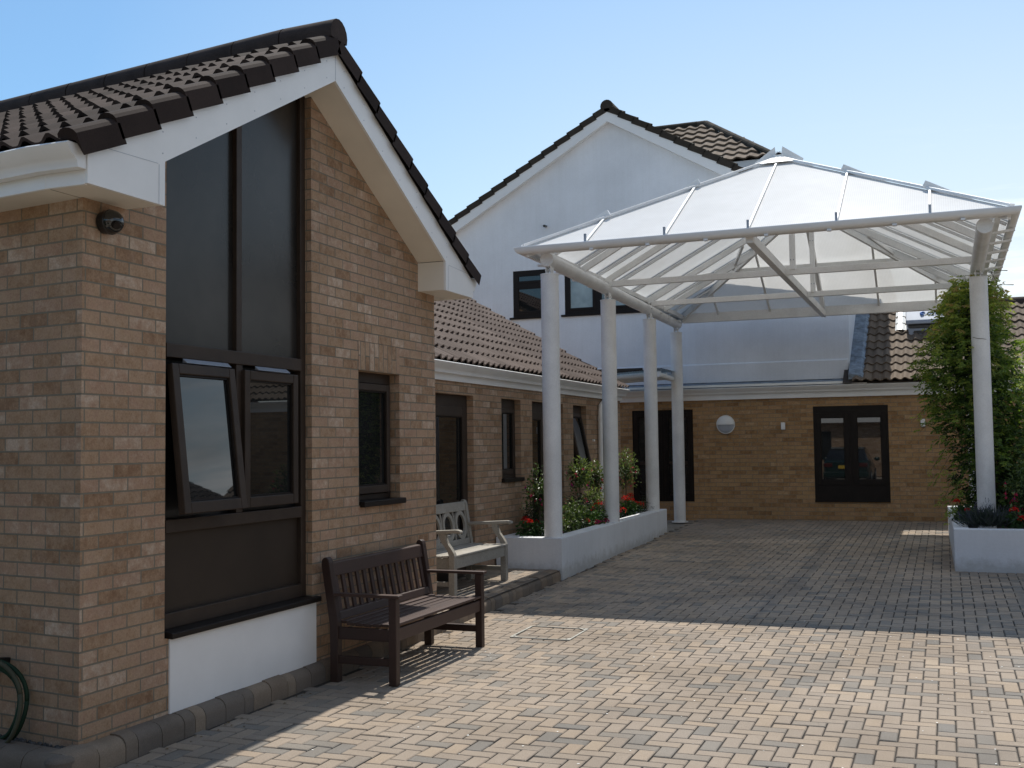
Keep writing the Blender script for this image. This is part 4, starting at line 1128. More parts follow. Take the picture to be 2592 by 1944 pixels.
# ------------------------------------------------------------------ access cover in the paving and fallen petals
mh = thing('access_cover', 'square recessed access cover with pale metal edge let into the block paving', 'manhole cover', (-3.24, 9.1, gz(9.1)))
mb = MB()
q = [(-3.505, 8.85), (-2.985, 8.85), (-2.985, 9.38), (-3.505, 9.38)]
zc = lambda y: gz(y) + .004
for k in range(4):
    a, b = V(q[k]), V(q[(k + 1) % 4]); mb.beam((a.x, a.y, zc(a.y)), (b.x, b.y, zc(b.y)), .013 if k in (0, 2) else .017, .012)
mb.build('frame', M['galv'], mh, bevel=.002)
for k in (0, 1, 2):
    a = V(q[k]); c = V((-3.245, 9.115)); sx = 1 if c.x > a.x else -1; sy = 1 if c.y > a.y else -1
    mb = MB(); mb.prism([(a.x, a.y, zc(a.y) + .003), (a.x + sx * .085, a.y, zc(a.y) + .003), (a.x, a.y + sy * .085, zc(a.y) + .003)], (0, 0, .004)); cp = mb.build('corner_plate', M['galv'], mh)
    mb = MB(); cc = (a.x + sx * .025, a.y + sy * .025); mb.cyl((cc[0], cc[1], zc(cc[1]) + .0075), (cc[0], cc[1], zc(cc[1]) + .0085), .009, n=8); mb.build('lifting_hole', M['black'], cp)
mb = MB(); r3 = random.Random(9)
for k in range(210):
    y = 3.2 + 7.2 * r3.random() ** .8; x = r3.uniform(-3.9, .8)
    s = r3.uniform(.003, .0085) * (1.5 if r3.random() < .08 else 1); a0 = r3.random() * 6
    mb.face([(x + s * r3.uniform(.5, 1.2) * cos(a0 + a), y + s * r3.uniform(.5, 1.2) * sin(a0 + a), gz(y) + .0035) for a in (0, 1.2, 2.3, 3.5, 4.9)])
o = mb.build('fallen_petals', M['petal_white']); o['kind'] = 'stuff'; o['label'] = 'tiny white petals scattered over the sunlit paving'

mb = MB(); r5 = random.Random(15)
for k in range(90):
    y = r5.uniform(4.6, 12.2); x = kx(y) + .02 + abs(r5.gauss(0, .10)); a = r5.random() * 6.3; s_ = r5.uniform(.008, .022); z = gz(y) + .005
    mb.face([(x, y, z), (x + s_ * cos(a), y + s_ * sin(a), z + .004), (x + 1.6 * s_ * cos(a + .5), y + 1.6 * s_ * sin(a + .5), z + .001), (x + s_ * cos(a + 1.1), y + s_ * sin(a + 1.1), z + .005)], r5.random())
o = mb.build('leaf_litter', M['leaf_litter']); o['kind'] = 'stuff'; o['label'] = 'scraps of dead leaves blown along the foot of the kerb'

# ------------------------------------------------------------------ plants
def leaf(mb, p, d, n, ln, wd, t, fold=.25):
    """folded leaf blade: two quads either side of the midrib"""
    d = d.normalized(); s = d.cross(n)
    if s.length < 1e-3: s = d.orthogonal()
    s.normalize(); n = s.cross(d)
    a = p; m1 = p + d * ln * .45 - n * ln * .02; tip = p + d * ln - n * ln * .12
    l_ = m1 + s * wd / 2 + n * wd * fold; r_ = m1 - s * wd / 2 + n * wd * fold
    i = len(mb.v); mb.v += [a, l_, tip, r_]
    mb.f.append([i, i + 1, i + 2]); mb.f.append([i, i + 2, i + 3]); mb.t += [t, t]
def rvec(r):
    while True:
        v = V((r.uniform(-1, 1), r.uniform(-1, 1), r.uniform(-1, 1)))
        if .05 < v.length < 1: return v.normalized()
def bush(mb, c, rad, n, ln, wd, r, shell=.55, clump=3.2, tmean=.5, up=.35):
    c = V(c); k = 0; tries = 0
    while k < n and tries < n * 12:
        tries += 1
        v = rvec(r); q = r.random() ** shell
        f = 1 + .28 * noise.noise(v * clump + c * 3.1)
        p = c + V((v.x * rad[0], v.y * rad[1], v.z * rad[2])) * q * f
        if noise.noise(p * 9.0) < -.18 and q > .55: continue
        out = (v + rvec(r) * .9 + V((0, 0, -.25))).normalized(); nn = (V((0, 0, 1)) * up + rvec(r) * .6 + v * .5).normalized()
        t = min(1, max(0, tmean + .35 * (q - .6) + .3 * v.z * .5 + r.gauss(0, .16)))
        sc = r.uniform(.65, 1.25)
        leaf(mb, p, out, nn, ln * sc, wd * sc, t); k += 1
def stemset(mb, base, c, n, r, rad, rs=.006):
    for k in range(n):
        v = rvec(r); e = V(c) + V((v.x * rad[0], v.y * rad[1], v.z * rad[2])) * .7
        m_ = V(base).lerp(e, .5) + V((r.gauss(0, .02), r.gauss(0, .02), .02))
        mb.tube([V(base), m_, e], [rs, rs * .7, rs * .35], 5)
def drops(mb, c, rad, n, r, s=.03):
    """hanging fuchsia flowers: tube, flared sepals and skirt"""
    for k in range(n):
        v = rvec(r); v.z = -abs(v.z) * .5 + r.uniform(-.35, .45)
        p = V(c) + V((v.x * rad[0], v.y * rad[1], v.z * rad[2])) * r.uniform(.85, 1.08)
        t = .25 if r.random() < .7 else 1.
        z = V((0, 0, -1))
        mb.tube([p, p + z * s * .6], [s * .1, s * .16], 5, .2)
        for a in range(4):
            dd = V((cos(a * pi / 2), sin(a * pi / 2), -.35)); leaf(mb, p + z * s * .6, dd, V((0, 0, 1)), s * 1.0, s * .42, .2)
        for a in range(4):
            dd = V((cos(a * pi / 2 + .7) * .35, sin(a * pi / 2 + .7) * .35, -1)); leaf(mb, p + z * s * .6, dd, V((cos(a * pi / 2), sin(a * pi / 2), 0)), s * .9, s * .6, t)
def umbel(mb, c, rad, r, n=34, s=.016):
    for k in range(n):
        v = rvec(r); v.z = abs(v.z) * .9 - .1
        p = V(c) + v * rad * r.uniform(.75, 1.05)
        for a in range(3):
            leaf(mb, p, (v + rvec(r) * .9), v, s * r.uniform(.8, 1.3), s, r.random())

sb = .47
def fuchsia(label, base, hc, rad, n, seed, tmean=.5, mat='leaf_fuchsia', nf=26, fl='petal_pink', ln=.05, group='fuchsias in the left planter'):
    r = random.Random(seed); t = thing('fuchsia', label, 'shrub', base, group)
    mb = MB(); mb.tube([V(base) + V((0, 0, -.03)), V(base).lerp(V(hc), .5) + V((.01, .015, 0)), V(hc)], [.012, .010, .007], 6); stemset(mb, hc, hc, 12, r, rad); mb.build('stem', M['stem'], t, smooth=True)
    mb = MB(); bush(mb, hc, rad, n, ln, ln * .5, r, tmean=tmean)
    for k in range(5):                                  # arching sprays
        v = rvec(r); v.z = .1; p = V(hc) + V((v.x * rad[0], v.y * rad[1], .2 * rad[2]))
        for q in range(9):
            pp = p + V((v.x, v.y, 0)) * .03 * q + V((0, 0, -.004 * q * q)); leaf(mb, pp, rvec(r) + v * .4, V((0, 0, 1)), ln, ln * .5, r.random())
    mb.build('foliage', M[mat], t, fix=False)
    mb = MB(); drops(mb, hc, rad, nf, r); mb.build('blossom', M[fl], t, fix=False)
    return t
fuchsia('fuchsia half hidden by the nearest white column, standing in shade', (-4.75, 12.95, sb), (-4.75, 13.05, 1.06), (.19, .27, .32), 640, 1, .30, nf=20)
fuchsia('tall standard fuchsia with sunlit pale leaves between the first two columns', (-4.75, 14.62, sb), (-4.75, 14.66, 1.24), (.17, .27, .23), 640, 2, .66, nf=14)
fuchsia('low loose fuchsia in front of the first gap between columns', (-4.62, 13.95, sb), (-4.62, 14.0, .72), (.15, .45, .21), 640, 3, .42, nf=10)
fuchsia('red flowered fuchsia just left of the second column', (-4.8, 15.55, sb), (-4.8, 15.6, 1.16), (.15, .19, .25), 420, 4, .50, nf=18, fl='petal_red')
fuchsia('tall fuchsia to the right of the second column before the dark doors', (-4.75, 16.95, sb), (-4.75, 17.05, 1.24), (.18, .32, .33), 640, 5, .64, nf=14)
fuchsia('small fuchsia with pale variegated sprigs between the first two columns', (-4.7, 15.0, sb), (-4.7, 15.05, .88), (.13, .27, .16), 340, 6, .80, nf=8)

def shrub(name, label, base, hc, rad, n, seed, mat, tmean=.45, ln=.035, cat='shrub', group=None, flowers=None, nfl=0, wr=.45):
    r = random.Random(seed); t = thing(name, label, cat, base, group)
    mb = MB(); stemset(mb, V(base) + V((0, 0, -.03)), hc, 14, r, rad, .005); mb.build('stem', M['stem'], t, smooth=True)
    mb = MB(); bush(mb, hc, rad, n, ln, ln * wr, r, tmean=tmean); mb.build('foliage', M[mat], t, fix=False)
    if flowers:
        mb = MB()
        for k in range(nfl):
            v = rvec(r); p = V(hc) + V((v.x * rad[0], v.y * rad[1], v.z * rad[2])); 
            for a in range(5): leaf(mb, p, v + rvec(r) * .8, v, .02, .016, r.random())
        mb.build('blossom', M[flowers], t, fix=False)
    return t
def geranium(label, base, hc, rad, n, seed, heads, group='red geraniums', mat='petal_red'):
    r = random.Random(seed); t = thing('geranium', label, 'geranium', base, group)
    mb = MB(); stemset(mb, V(base) + V((0, 0, -.03)), hc, 12, r, rad, .006)
    for h_, hr__ in heads: mb.tube([V(base), V(h_).lerp(V(base), .4), V(h_)], [.005, .004, .003], 5)
    mb.build('stem', M['stem'], t, smooth=True)
    mb = MB(); bush(mb, hc, rad, n, .05, .05, r, tmean=.5, up=.9); mb.build('foliage', M['leaf_geranium'], t, fix=False)
    for h_, hr__ in heads:
        mb = MB(); umbel(mb, h_, hr__, r); mb.build('flower_head', M[mat], t, fix=False)
    return t
geranium('red geranium low beside the foot of the nearest column', (-4.85, 12.78, sb), (-4.8, 12.8, .60), (.17, .26, .13), 300, 11, [((-4.75, 12.62, .72), .05), ((-4.9, 12.95, .72), .05), ((-4.78, 13.05, .68), .045)])
geranium('scarlet geranium with one large bright head between the first two columns', (-4.6, 14.75, sb), (-4.58, 14.8, .60), (.15, .38, .15), 420, 12, [((-4.58, 15.0, .80), .065), ((-4.55, 14.3, .62), .045)])
geranium('pink flowered trailing geranium at the planter edge before the second column', (-4.55, 14.7, sb), (-4.52, 14.75, .53), (.1, .32, .08), 220, 15, [((-4.47, 14.55, .58), .045), ((-4.47, 14.75, .56), .05), ((-4.47, 14.95, .57), .045)], mat='petal_pink')
geranium('cluster of deep red geraniums between the second and third columns', (-4.7, 16.9, sb), (-4.68, 16.95, .62), (.16, .45, .14), 480, 13, [((-4.62, 16.55, .80), .06), ((-4.62, 16.3, .62), .085), ((-4.65, 16.95, .76), .06), ((-4.62, 17.2, .68), .07), ((-4.62, 17.45, .66), .055), ((-4.7, 17.1, .82), .05)])
shrub('round_shrub', 'round dark purple green shrub at the foot of the second column', (-4.62, 15.55, sb), (-4.62, 15.5, .70), (.2, .42, .25), 1500, 21, 'leaf_dark', .35, .03, flowers='petal_pink', nfl=22)
shrub('round_shrub', 'small dark green shrub at the foot of the third column', (-4.62, 17.75, sb), (-4.6, 17.85, .64), (.16, .36, .17), 700, 22, 'leaf_dark', .6, .03)
shrub('bedding_plant', 'dark purple bedding plant beside the nearest column', (-4.75, 13.35, sb), (-4.72, 13.3, .58), (.14, .35, .12), 420, 23, 'leaf_dark', .3, .03, 'bedding plant', flowers='petal_pink', nfl=10)
shrub('bedding_plant', 'bright green bedding plant at the foot of the gap after the first column', (-4.6, 13.6, sb), (-4.6, 13.75, .62), (.13, .34, .17), 520, 24, 'leaf_fuchsia', .6, .045, 'bedding plant')

shrub('round_shrub', 'dark leafy shrub filling the middle of the left planter behind the scarlet geranium', (-4.75, 14.55, sb), (-4.75, 14.55, .74), (.17, .48, .26), 1100, 25, 'leaf_dark', .5, .04, flowers='petal_red', nfl=16)
shrub('round_shrub', 'dark shrub behind the nearest column below the shaded fuchsia', (-4.85, 13.15, sb), (-4.85, 13.15, .72), (.14, .34, .24), 700, 26, 'leaf_dark', .35, .04)

# creeper in the right planter
r = random.Random(41)
cr = thing('creeper', 'tall dense green creeper climbing the right hand canopy columns', 'creeper', (.5, 16.2, .5))
env = [(.55, .25, 1.3), (.9, .2, 1.35), (1.25, .17, 1.35), (1.6, .02, 1.3), (1.95, -.18, 1.2), (2.25, -.28, 1.1), (2.6, -.27, 1.0), (2.95, -.22, .88), (3.25, -.12, .80), (3.5, .02, .72), (3.72, .20, .62)]
def envx(z):
    for (a, l0, r0), (b, l1, r1_) in zip(env, env[1:]):
        if a <= z <= b:
            f = (z - a) / (b - a); return l0 + (l1 - l0) * f, r0 + (r1_ - r0) * f
    return .3, .5
mb = MB(); ms = MB()
def spray(p, d, n, ln, lw, tbase):
    """pinnate leaf: leaflets in pairs along an arching rachis"""
    d = d.normalized(); side = d.cross(V((0, 0, 1)))
    if side.length < .1: side = V((1, 0, 0))
    side.normalize(); q = p.copy(); st = ln * .55
    for k in range(n):
        q = q + d * st; d = (d + V((0, 0, -.11))).normalized()
        for sg in (1, -1):
            leaf(mb, q, (side * sg + d * .55 + V((0, 0, -.15)) + rvec(r) * .3), V((0, 0, .6)) - V((0, .5, 0)) + rvec(r) * .7, ln * r.uniform(.8, 1.15), lw, min(1, max(0, tbase + r.gauss(0, .1))))
    leaf(mb, q, d, V((0, 0, 1)), ln, lw, tbase)
cnt = 0
while cnt < 3900:
    z = .6 + 3.15 * r.random() ** .9; l0, r0 = envx(min(3.7, z))
    cxx = (l0 + r0) / 2; rx = (r0 - l0) / 2 * (1 + .22 * noise.noise(V((z * 2.3, 1.7, 4)))); th = r.random() * 2 * pi; q = r.random() ** .4
    ry = 1.0 if z > 1.2 else .7
    cl = 1 + .42 * noise.noise(V((cos(th) * 1.3, sin(th) * 1.3, z * 2.1))) + .18 * noise.noise(V((cos(th) * 4, sin(th) * 4, z * 5.)))
    p = V((cxx + rx * q * cl * cos(th), 16.25 + ry * q * cl * sin(th), z))
    if p.y < 15.27 and abs(p.x - .445) < .16: continue
    if noise.noise(p * 3.6) < -.27 and q > .5: continue
    out = V((cos(th), sin(th), r.uniform(-.6, .6))) + rvec(r) * .9
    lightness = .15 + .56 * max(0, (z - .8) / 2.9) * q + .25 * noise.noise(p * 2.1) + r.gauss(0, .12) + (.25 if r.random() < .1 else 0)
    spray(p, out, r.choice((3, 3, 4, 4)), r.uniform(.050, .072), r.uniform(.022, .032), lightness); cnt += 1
r_in = random.Random(77)
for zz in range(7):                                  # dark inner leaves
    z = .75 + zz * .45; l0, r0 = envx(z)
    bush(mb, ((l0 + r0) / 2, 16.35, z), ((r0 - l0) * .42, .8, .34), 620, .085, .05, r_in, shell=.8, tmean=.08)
# trailing shoots at the left side and up by the gutter
for (x, y, z, dx, n) in ((-.12, 15.9, 2.2, -.30, 6), (-.05, 15.8, 2.05, -.28, 6), (0, 15.7, 1.75, -.22, 5), (.0, 15.6, 1.55, -.2, 6), (.18, 15.5, 1.35, -.30, 12), (.2, 15.5, 1.18, -.25, 10), (.2, 15.5, 1.0, -.25, 9), (.1, 15.5, 1.55, -.28, 10), (-.15, 16, 2.75, -.2, 4), (-.1, 16, 3.05, -.25, 4), (.2, 15.6, 3.7, -.2, 5), (.6, 15.3, 3.8, .1, 5), (.66, 15.2, 3.6, .12, 5), (.68, 15.25, 3.4, .1, 5), (.7, 15.3, 3.2, .12, 5), (.3, 15.6, 3.8, .0, 4)):
    for k in range(n):
        p = V((x + dx * k / n + r.gauss(0, .02), y + r.gauss(0, .05), z - .05 * k + r.gauss(0, .02)))
        spray(p, V((dx * 2, -.3, -.3)) + rvec(r) * .5, 3, .05, .019, .62 + r.gauss(0, .12))
    ms.tube([(x + .2, y + .1, z), (x, y, z), (x + dx, y, z - .05 * n)], [.006, .004, .002], 5)
for k in range(9):
    a = k * .7; ms.tube([(.5 + .1 * cos(a), 16.2 + .25 * sin(a), .48), (.5 + .16 * cos(a + 1), 16.2 + .4 * sin(a + 1), 1.4), (.45 + .15 * cos(a + 2), 16.2 + .4 * sin(a + 2), 2.4), (.42 + .1 * cos(a + 3), 16.1 + .3 * sin(a + 3), 3.4)], [.022, .017, .012, .007], 6)
ms.build('stem', M['stem'], cr, smooth=True)
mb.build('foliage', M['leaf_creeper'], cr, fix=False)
ms = MB(); ms.tube([(.35, 14.98, 2.93), (.41, 14.985, 2.91), (.47, 14.985, 2.905), (.51, 15.0, 2.895)], [.0035, .0035, .003, .002], 5); ms.build('loose_tendril', M['stem'], cr)

r = random.Random(43)
ls = thing('lime_shrub', 'sunlit yellow green shrub at the far right behind the creeper', 'shrub', (1.35, 17.6, .5))
mb = MB()
while len(mb.f) < 5200:
    z = .7 + 2.4 * r.random(); th = r.random() * 2 * pi; q = r.random() ** .5
    rad = .42 * (1 + .5 * noise.noise(V((cos(th) * 2, sin(th) * 2, z * 3)))) * (1.1 if z < 2.3 else max(.2, (3.15 - z) * 1.2))
    p = V((1.12 + rad * q * cos(th), 17.6 + rad * 1.6 * q * sin(th), z))
    if noise.noise(p * 4.5) < -.15: continue
    spray(p, V((cos(th), sin(th), .1)) + rvec(r) * .6, 3, .05, .02, .5 + .3 * noise.noise(p * 3) + r.gauss(0, .1))
mb.build('foliage', M['leaf_lime'], ls, fix=False)
mb = MB()
for k in range(8):
    a = k * .8; mb.tube([(1.3 + .05 * cos(a), 17.6 + .05 * sin(a), .5), (1.3 + .2 * cos(a), 17.6 + .3 * sin(a), 1.6), (1.3 + .25 * cos(a), 17.6 + .4 * sin(a), 2.6)], [.015, .01, .005], 6)
mb.build('stem', M['stem'], ls, smooth=True)
sr = .52
fuchsia('dark leaved fuchsia with pink and red flowers in front of the right column', (.92, 14.75, sr), (.92, 14.75, 1.0), (.30, .28, .42), 1100, 51, .3, nf=50, ln=.055, group='flowers in the right planter')
geranium('red geranium low in the corner right of the right column', (.85, 14.42, sr), (.85, 14.45, .66), (.26, .13, .12), 320, 52, [((.72, 14.4, .80), .05), ((.80, 14.36, .70), .05), ((.98, 14.4, .82), .045), ((1.05, 14.4, .7), .045)], group='flowers in the right planter')
geranium('single orange red geranium at the left edge of the right planter', (.16, 15.6, sr), (.2, 15.6, .68), (.12, .22, .12), 260, 53, [((.10, 15.3, .86), .035), ((.22, 15.1, .76), .03)], group='flowers in the right planter')
r = random.Random(54)
lv = thing('lavender', 'grey green lavender mound at the foot of the right column', 'lavender', (.42, 14.55, sr), 'flowers in the right planter')
mb = MB(); mf = MB()
for k in range(900):
    a = r.random() * 2 * pi; e = r.random() ** .5; d = V((cos(a) * e, sin(a) * e * .8, 1.1 - .6 * e)).normalized(); b = V((.42 + r.gauss(0, .09), 14.52 + r.gauss(0, .06), .56))
    ln = r.uniform(.16, .34); leaf(mb, b + d * ln * .35, d, rvec(r), ln * .65, .009, r.uniform(.1, .8))
    if k % 9 == 0:
        tip = b + d * (ln + .05)
        for q in range(5): leaf(mf, tip - d * .012 * q, rvec(r) + d, d, .014, .010, 1.)
mb.build('foliage', M['leaf_lavender'], lv, fix=False)
mf.build('blossom', M['leaf_lavender'], lv, fix=False)
sg = thing('grass_tuft', 'pale grassy tuft at the far left corner of the right planter', 'grass plant', (.12, 16.6, sr))
mb = MB()
for k in range(150):
    a = r.random() * 2 * pi; d = V((cos(a), sin(a), r.uniform(.5, 1.6))).normalized(); leaf(mb, V((.2 + r.gauss(0, .04), 16.0 + r.gauss(0, .25), .58)), d, rvec(r), r.uniform(.16, .3), .012, r.uniform(.4, 1))
mb.build('blade', M['leaf_lime'], sg, fix=False)

# ------------------------------------------------------------------ things out of view: one added for shade, the rest mirrored in windows
hg = thing('shading_hedge', 'unseen block of dark foliage added left of the view to shade the end wall', 'shading_hedge', (-9, .6, 0))  # added out of view to keep sky light off the end wall
mb = MB(); mb.box(-13, -5.6, -.2, 1.0, 0, 3.5); mb.build('core', M['leaf_dark'], hg)
mb = MB(); rh = random.Random(71)
for k in range(3500):
    f = rh.random()
    p = V((rh.uniform(-13, -5.5), 1.02, rh.uniform(0, 3.5))) if f < .6 else V((-5.58, rh.uniform(-.2, 1), rh.uniform(0, 3.5)))
    leaf(mb, p, rvec(rh) + V((.2, .4, 0)), rvec(rh), .09, .06, rh.random())
mb.build('foliage', M['leaf_dark'], hg, fix=False)
op = thing('opposite_building', 'brown tiled brick building across the drive, mirrored in the casement glass', 'building', (9.5, 8, 0))
mb = MB(); wall_b = mb.box(9.5, 14, -6, 26, 0, 2.6); mb.build('wall', M['brick_far'], op)
mb = MB(); rr = random.Random(61)
tiles(mb, (9.15, -6.5, 2.7), (0, 1, 0), (cos(radians(32)), 0, sin(radians(32))), lambda j: 0, lambda j: 33, 15, .33, .33, .06, seg=4, rnd=rr); orf = mb.build('roof', M['tile_dark'], op)
mb = MB(); mb.face([(9.2, -6.5, 2.66), (9.2, 26.5, 2.66), (13.3, 26.5, 5.22), (13.3, -6.5, 5.22)]); mb.face([(17.4, -6.5, 2.66), (17.4, 26.5, 2.66), (13.3, 26.5, 5.22), (13.3, -6.5, 5.22)]); mb.build('roof_deck', M['underlay'], orf)
mb = MB(); mb.box(9.1, 9.2, -6.5, 26.5, 2.45, 2.68); mb.build('fascia', M['upvc'], op)
for y in (-3, 1, 5, 9, 13, 17):
    mb = MB(); mb.box(9.46, 9.52, y, y + 1.8, .8, 2.2); mb.build('window', M['glass'], op)
rb = thing('rear_building', 'sunlit brick building behind the viewer, mirrored in the far window', 'building', (-3, -12, 0))
mb = MB(); mb.box(-14, 6, -18, -12, 0, 2.7); mb.build('wall', M['brick'], rb)
mb = MB(); rr = random.Random(67)
tiles(mb, (6.3, -11.6, 2.75), (-1, 0, 0), (0, -cos(radians(30)), sin(radians(30))), lambda j: 0, lambda j: 20.6, 12, .33, .33, .06, seg=4, rnd=rr); rrf = mb.build('roof', M['tile_tan'], rb)
mb = MB(); mb.box(-14.3, 6.3, -11.7, -11.6, 2.5, 2.74); mb.build('fascia', M['upvc'], rb)
for x in (-11, -6.3, -1.2, 3):
    mb = MB(); mb.box(x, x + 1.3, -12.05, -11.97, .8, 2.1); mb.build('window', M['glass'], rb)
car = thing('parked_car', 'dark green hatchback parked behind the viewer, seen only as a reflection in the far window', 'car', (-3.45, -2.6, 0))
mb = MB(); cx0, cw2 = -3.45, .84
sec = [(-4.75, .3, .62, .70), (-4.6, .25, .70, .80), (-3.3, .25, .86, .84), (-1.1, .25, .93, .84), (-.62, .28, .95, .80), (-.5, .36, .88, .74)]
rows = []
for (y, z0, z1, w_) in sec:
    rows.append([(cx0 - w_ * .93, y, z0), (cx0 - w_, y, z0 + .2), (cx0 - w_, y, z1 - .14), (cx0 - w_ * .92, y, z1), (cx0 + w_ * .92, y, z1), (cx0 + w_, y, z1 - .14), (cx0 + w_, y, z0 + .2), (cx0 + w_ * .93, y, z0)])
mb.grid(rows, .5, True); mb.face(rows[0]); mb.face(rows[-1])
body = mb.build('body', M['car'], car, bevel=.03, smooth='auto')
mb = MB()
cab = [(-3.55, .84, .85, .80), (-2.75, .84, 1.32, .62), (-1.9, .84, 1.40, .60), (-1.15, .86, 1.34, .60), (-.66, .90, .95, .74)]
rows = [[(cx0 - .80, y, z0), (cx0 - w_, y, z1), (cx0 + w_, y, z1), (cx0 + .80, y, z0)] for y, z0, z1, w_ in cab]
mb.grid(rows); mb.build('glasshouse', M['glass'], car, smooth='auto')
mb = MB(); rows = [[(cx0 - w_, y, z1 + .012), (cx0, y, z1 + .03), (cx0 + w_, y, z1 + .012)] for y, z0, z1, w_ in cab[1:4]]; mb.grid(rows); mb.build('roof', M['car'], car, smooth=True)
for sx in (-1, 1):
    mb = MB(); mb.box(cx0 + sx * .62 - .15, cx0 + sx * .62 + .15, -.53, -.478, .70, .84); mb.build('tail_lamp', M['red_lens'], car, bevel=.015)
    mb = MB(); mb.sphere((cx0 + sx * .95, -3.15, .95), .11, 10, 8, (1, .5, .7)); mb.build('mirror', M['car'], car, smooth=True)
    for yy in (-1.25, -3.9):
        mb = MB(); mb.cyl((cx0 + sx * .66, yy, .3), (cx0 + sx * .85, yy, .3), .3, n=24); wl = mb.build('wheel', M['tyre'], car, bevel=.03, smooth='auto')
        mb = MB(); mb.cyl((cx0 + sx * .80, yy, .3), (cx0 + sx * .86, yy, .3), .19, n=20); mb.build('rim', M['grey_metal'], wl, smooth='auto')
mb = MB(); mb.box(cx0 - .26, cx0 + .26, -.49, -.47, .64, .76); mb.build('number_plate', M['yellow_plate'], car)
mb = MB(); mb.box(cx0 - .80, cx0 + .80, -.52, -.44, .34, .52); mb.build('bumper', M['car'], car, bevel=.02)

# ------------------------------------------------------------------ sky, sun, camera
w = bpy.data.worlds.new('World'); scn.world = w; w.use_nodes = True
nt = w.node_tree; nt.nodes.clear()
SA, SB = .07, .555                                     # shadow offset per metre of height: +x, -y
sun_dir = V((-SA, SB, 1)).normalized()
el = math.asin(sun_dir.z); az = math.atan2(sun_dir.x, sun_dir.y)
sky = N(nt, 'ShaderNodeTexSky'); sky.sky_type = 'NISHITA'; sky.sun_disc = False
sky.sun_elevation = el; sky.sun_rotation = az; sky.altitude = 0; sky.air_density = 1.0; sky.dust_density = .8; sky.ozone_density = 1.0
tc = N(nt, 'ShaderNodeTexCoord')
mp = N(nt, 'ShaderNodeMapping'); mp.inputs['Rotation'].default_value = (0, .25, .6); mp.inputs['Scale'].default_value = (1.3, 1.3, 9.)
L(nt, tc.outputs['Generated'], mp.inputs['Vector'])
nz = N(nt, 'ShaderNodeTexNoise'); nz.inputs['Scale'].default_value = 2.2; nz.inputs['Detail'].default_value = 7; nz.inputs['Roughness'].default_value = .62; nz.inputs['Distortion'].default_value = .35
L(nt, mp.outputs[0], nz.inputs['Vector'])
cm = N(nt, 'ShaderNodeMapRange'); cm.inputs['From Min'].default_value = .44; cm.inputs['From Max'].default_value = .66
L(nt, nz.outputs['Fac'], cm.inputs['Value'])
sx_ = N(nt, 'ShaderNodeSeparateXYZ'); L(nt, tc.outputs['Generated'], sx_.inputs[0])
lo_ = N(nt, 'ShaderNodeMapRange'); lo_.inputs['From Min'].default_value = .27; lo_.inputs['From Max'].default_value = .10     # wisps keep low
L(nt, sx_.outputs['Z'], lo_.inputs['Value'])
rt = N(nt, 'ShaderNodeMapRange'); rt.inputs['From Min'].default_value = -.22; rt.inputs['From Max'].default_value = .02
L(nt, sx_.outputs['X'], rt.inputs['Value'])
m1 = N(nt, 'ShaderNodeMath', operation='MULTIPLY'); L(nt, cm.outputs[0], m1.inputs[0]); L(nt, lo_.outputs[0], m1.inputs[1])
m2 = N(nt, 'ShaderNodeMath', operation='MULTIPLY'); L(nt, m1.outputs[0], m2.inputs[0]); L(nt, rt.outputs[0], m2.inputs[1])
skt = mix(nt, 1., sky.outputs[0], (.70, .93, 1.02), 'MULTIPLY')
dh = N(nt, 'ShaderNodeVectorMath', operation='DOT_PRODUCT'); dh.inputs[1].default_value = (.17, .985, 0); L(nt, tc.outputs['Generated'], dh.inputs[0])
h1 = N(nt, 'ShaderNodeMapRange'); h1.inputs['From Min'].default_value = .58; h1.inputs['From Max'].default_value = 1.0; L(nt, dh.outputs['Value'], h1.inputs['Value'])
szz = N(nt, 'ShaderNodeSeparateXYZ'); L(nt, tc.outputs['Generated'], szz.inputs[0])
h2 = N(nt, 'ShaderNodeMapRange'); h2.inputs['From Min'].default_value = .52; h2.inputs['From Max'].default_value = .12; L(nt, szz.outputs['Z'], h2.inputs['Value'])
hm = N(nt, 'ShaderNodeMath', operation='MULTIPLY'); L(nt, h1.outputs[0], hm.inputs[0]); L(nt, h2.outputs[0], hm.inputs[1])
hm2 = N(nt, 'ShaderNodeMath', operation='MULTIPLY'); L(nt, hm.outputs[0], hm2.inputs[0]); hm2.inputs[1].default_value = .95
skt = mix(nt, hm2.outputs[0], skt, (5.9, 6.5, 6.8))
skc = mix(nt, m2.outputs[0], skt, (9., 9.2, 9.4))
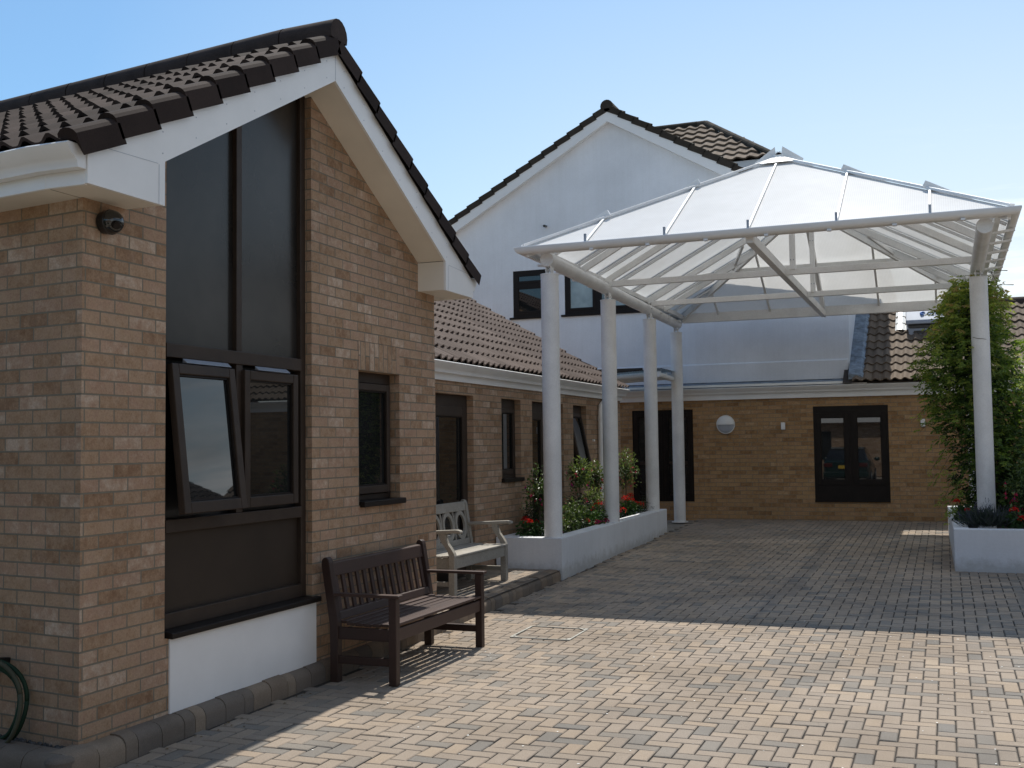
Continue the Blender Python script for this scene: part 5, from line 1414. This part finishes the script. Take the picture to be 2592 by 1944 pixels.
# broken cumulus over the side of the sky behind the viewer (seen in the glass)
n2 = N(nt, 'ShaderNodeTexNoise'); n2.inputs['Scale'].default_value = 2.6; n2.inputs['Detail'].default_value = 8; n2.inputs['Roughness'].default_value = .58
mp2 = N(nt, 'ShaderNodeMapping'); mp2.inputs['Scale'].default_value = (1, 1, 2.2); L(nt, tc.outputs['Generated'], mp2.inputs['Vector']); L(nt, mp2.outputs[0], n2.inputs['Vector'])
c2 = N(nt, 'ShaderNodeMapRange'); c2.inputs['From Min'].default_value = .40; c2.inputs['From Max'].default_value = .60; L(nt, n2.outputs['Fac'], c2.inputs['Value'])
dt = N(nt, 'ShaderNodeVectorMath', operation='DOT_PRODUCT'); dt.inputs[1].default_value = (.97, -.2, 0); L(nt, tc.outputs['Generated'], dt.inputs[0])
s2 = N(nt, 'ShaderNodeMapRange'); s2.inputs['From Min'].default_value = .05; s2.inputs['From Max'].default_value = .4; L(nt, dt.outputs['Value'], s2.inputs['Value'])
m3 = N(nt, 'ShaderNodeMath', operation='MULTIPLY'); L(nt, c2.outputs[0], m3.inputs[0]); L(nt, s2.outputs[0], m3.inputs[1])
skc = mix(nt, m3.outputs[0], skc, (4.6, 4.6, 4.5))
bg = N(nt, 'ShaderNodeBackground'); bg.inputs['Strength'].default_value = .15
L(nt, skc, bg.inputs['Color'])
wo = N(nt, 'ShaderNodeOutputWorld'); L(nt, bg.outputs[0], wo.inputs[0])

sl = bpy.data.lights.new('sun', 'SUN'); sl.energy = 5.0; sl.angle = radians(.53); sl.color = (1.0, .95, .87)
so = bpy.data.objects.new('sun', sl); COL.objects.link(so)
so.rotation_euler = sun_dir.to_track_quat('Z', 'Y').to_euler(); so.location = (0, 10, 30)

cd = bpy.data.cameras.new('camera'); co = bpy.data.objects.new('camera', cd); COL.objects.link(co)
yaw, pit, rol = radians(21.36), radians(3.17), radians(-.74)
fw = V((-sin(yaw) * cos(pit), cos(yaw) * cos(pit), sin(pit))); rt_ = V((cos(yaw), sin(yaw), 0)); up_ = rt_.cross(fw)
r_ = rt_ * cos(rol) + up_ * sin(rol); u_ = -rt_ * sin(rol) + up_ * cos(rol)
mw = Matrix((r_, u_, -fw)).transposed().to_4x4(); mw.translation = V((0, 0, 1.65))
co.matrix_world = mw
cd.sensor_width = 36; cd.sensor_fit = 'HORIZONTAL'; cd.lens = 36 * 2800 / 2592; cd.clip_start = .05; cd.clip_end = 2000
scn.camera = co
scn.view_settings.view_transform = 'Standard'; scn.view_settings.look = 'None'; scn.view_settings.exposure = 0; scn.view_settings.gamma = 1
scn.cycles.max_bounces = 10; scn.cycles.transparent_max_bounces = 24
try:
    scn.cycles.use_denoising = True
except Exception:
    pass
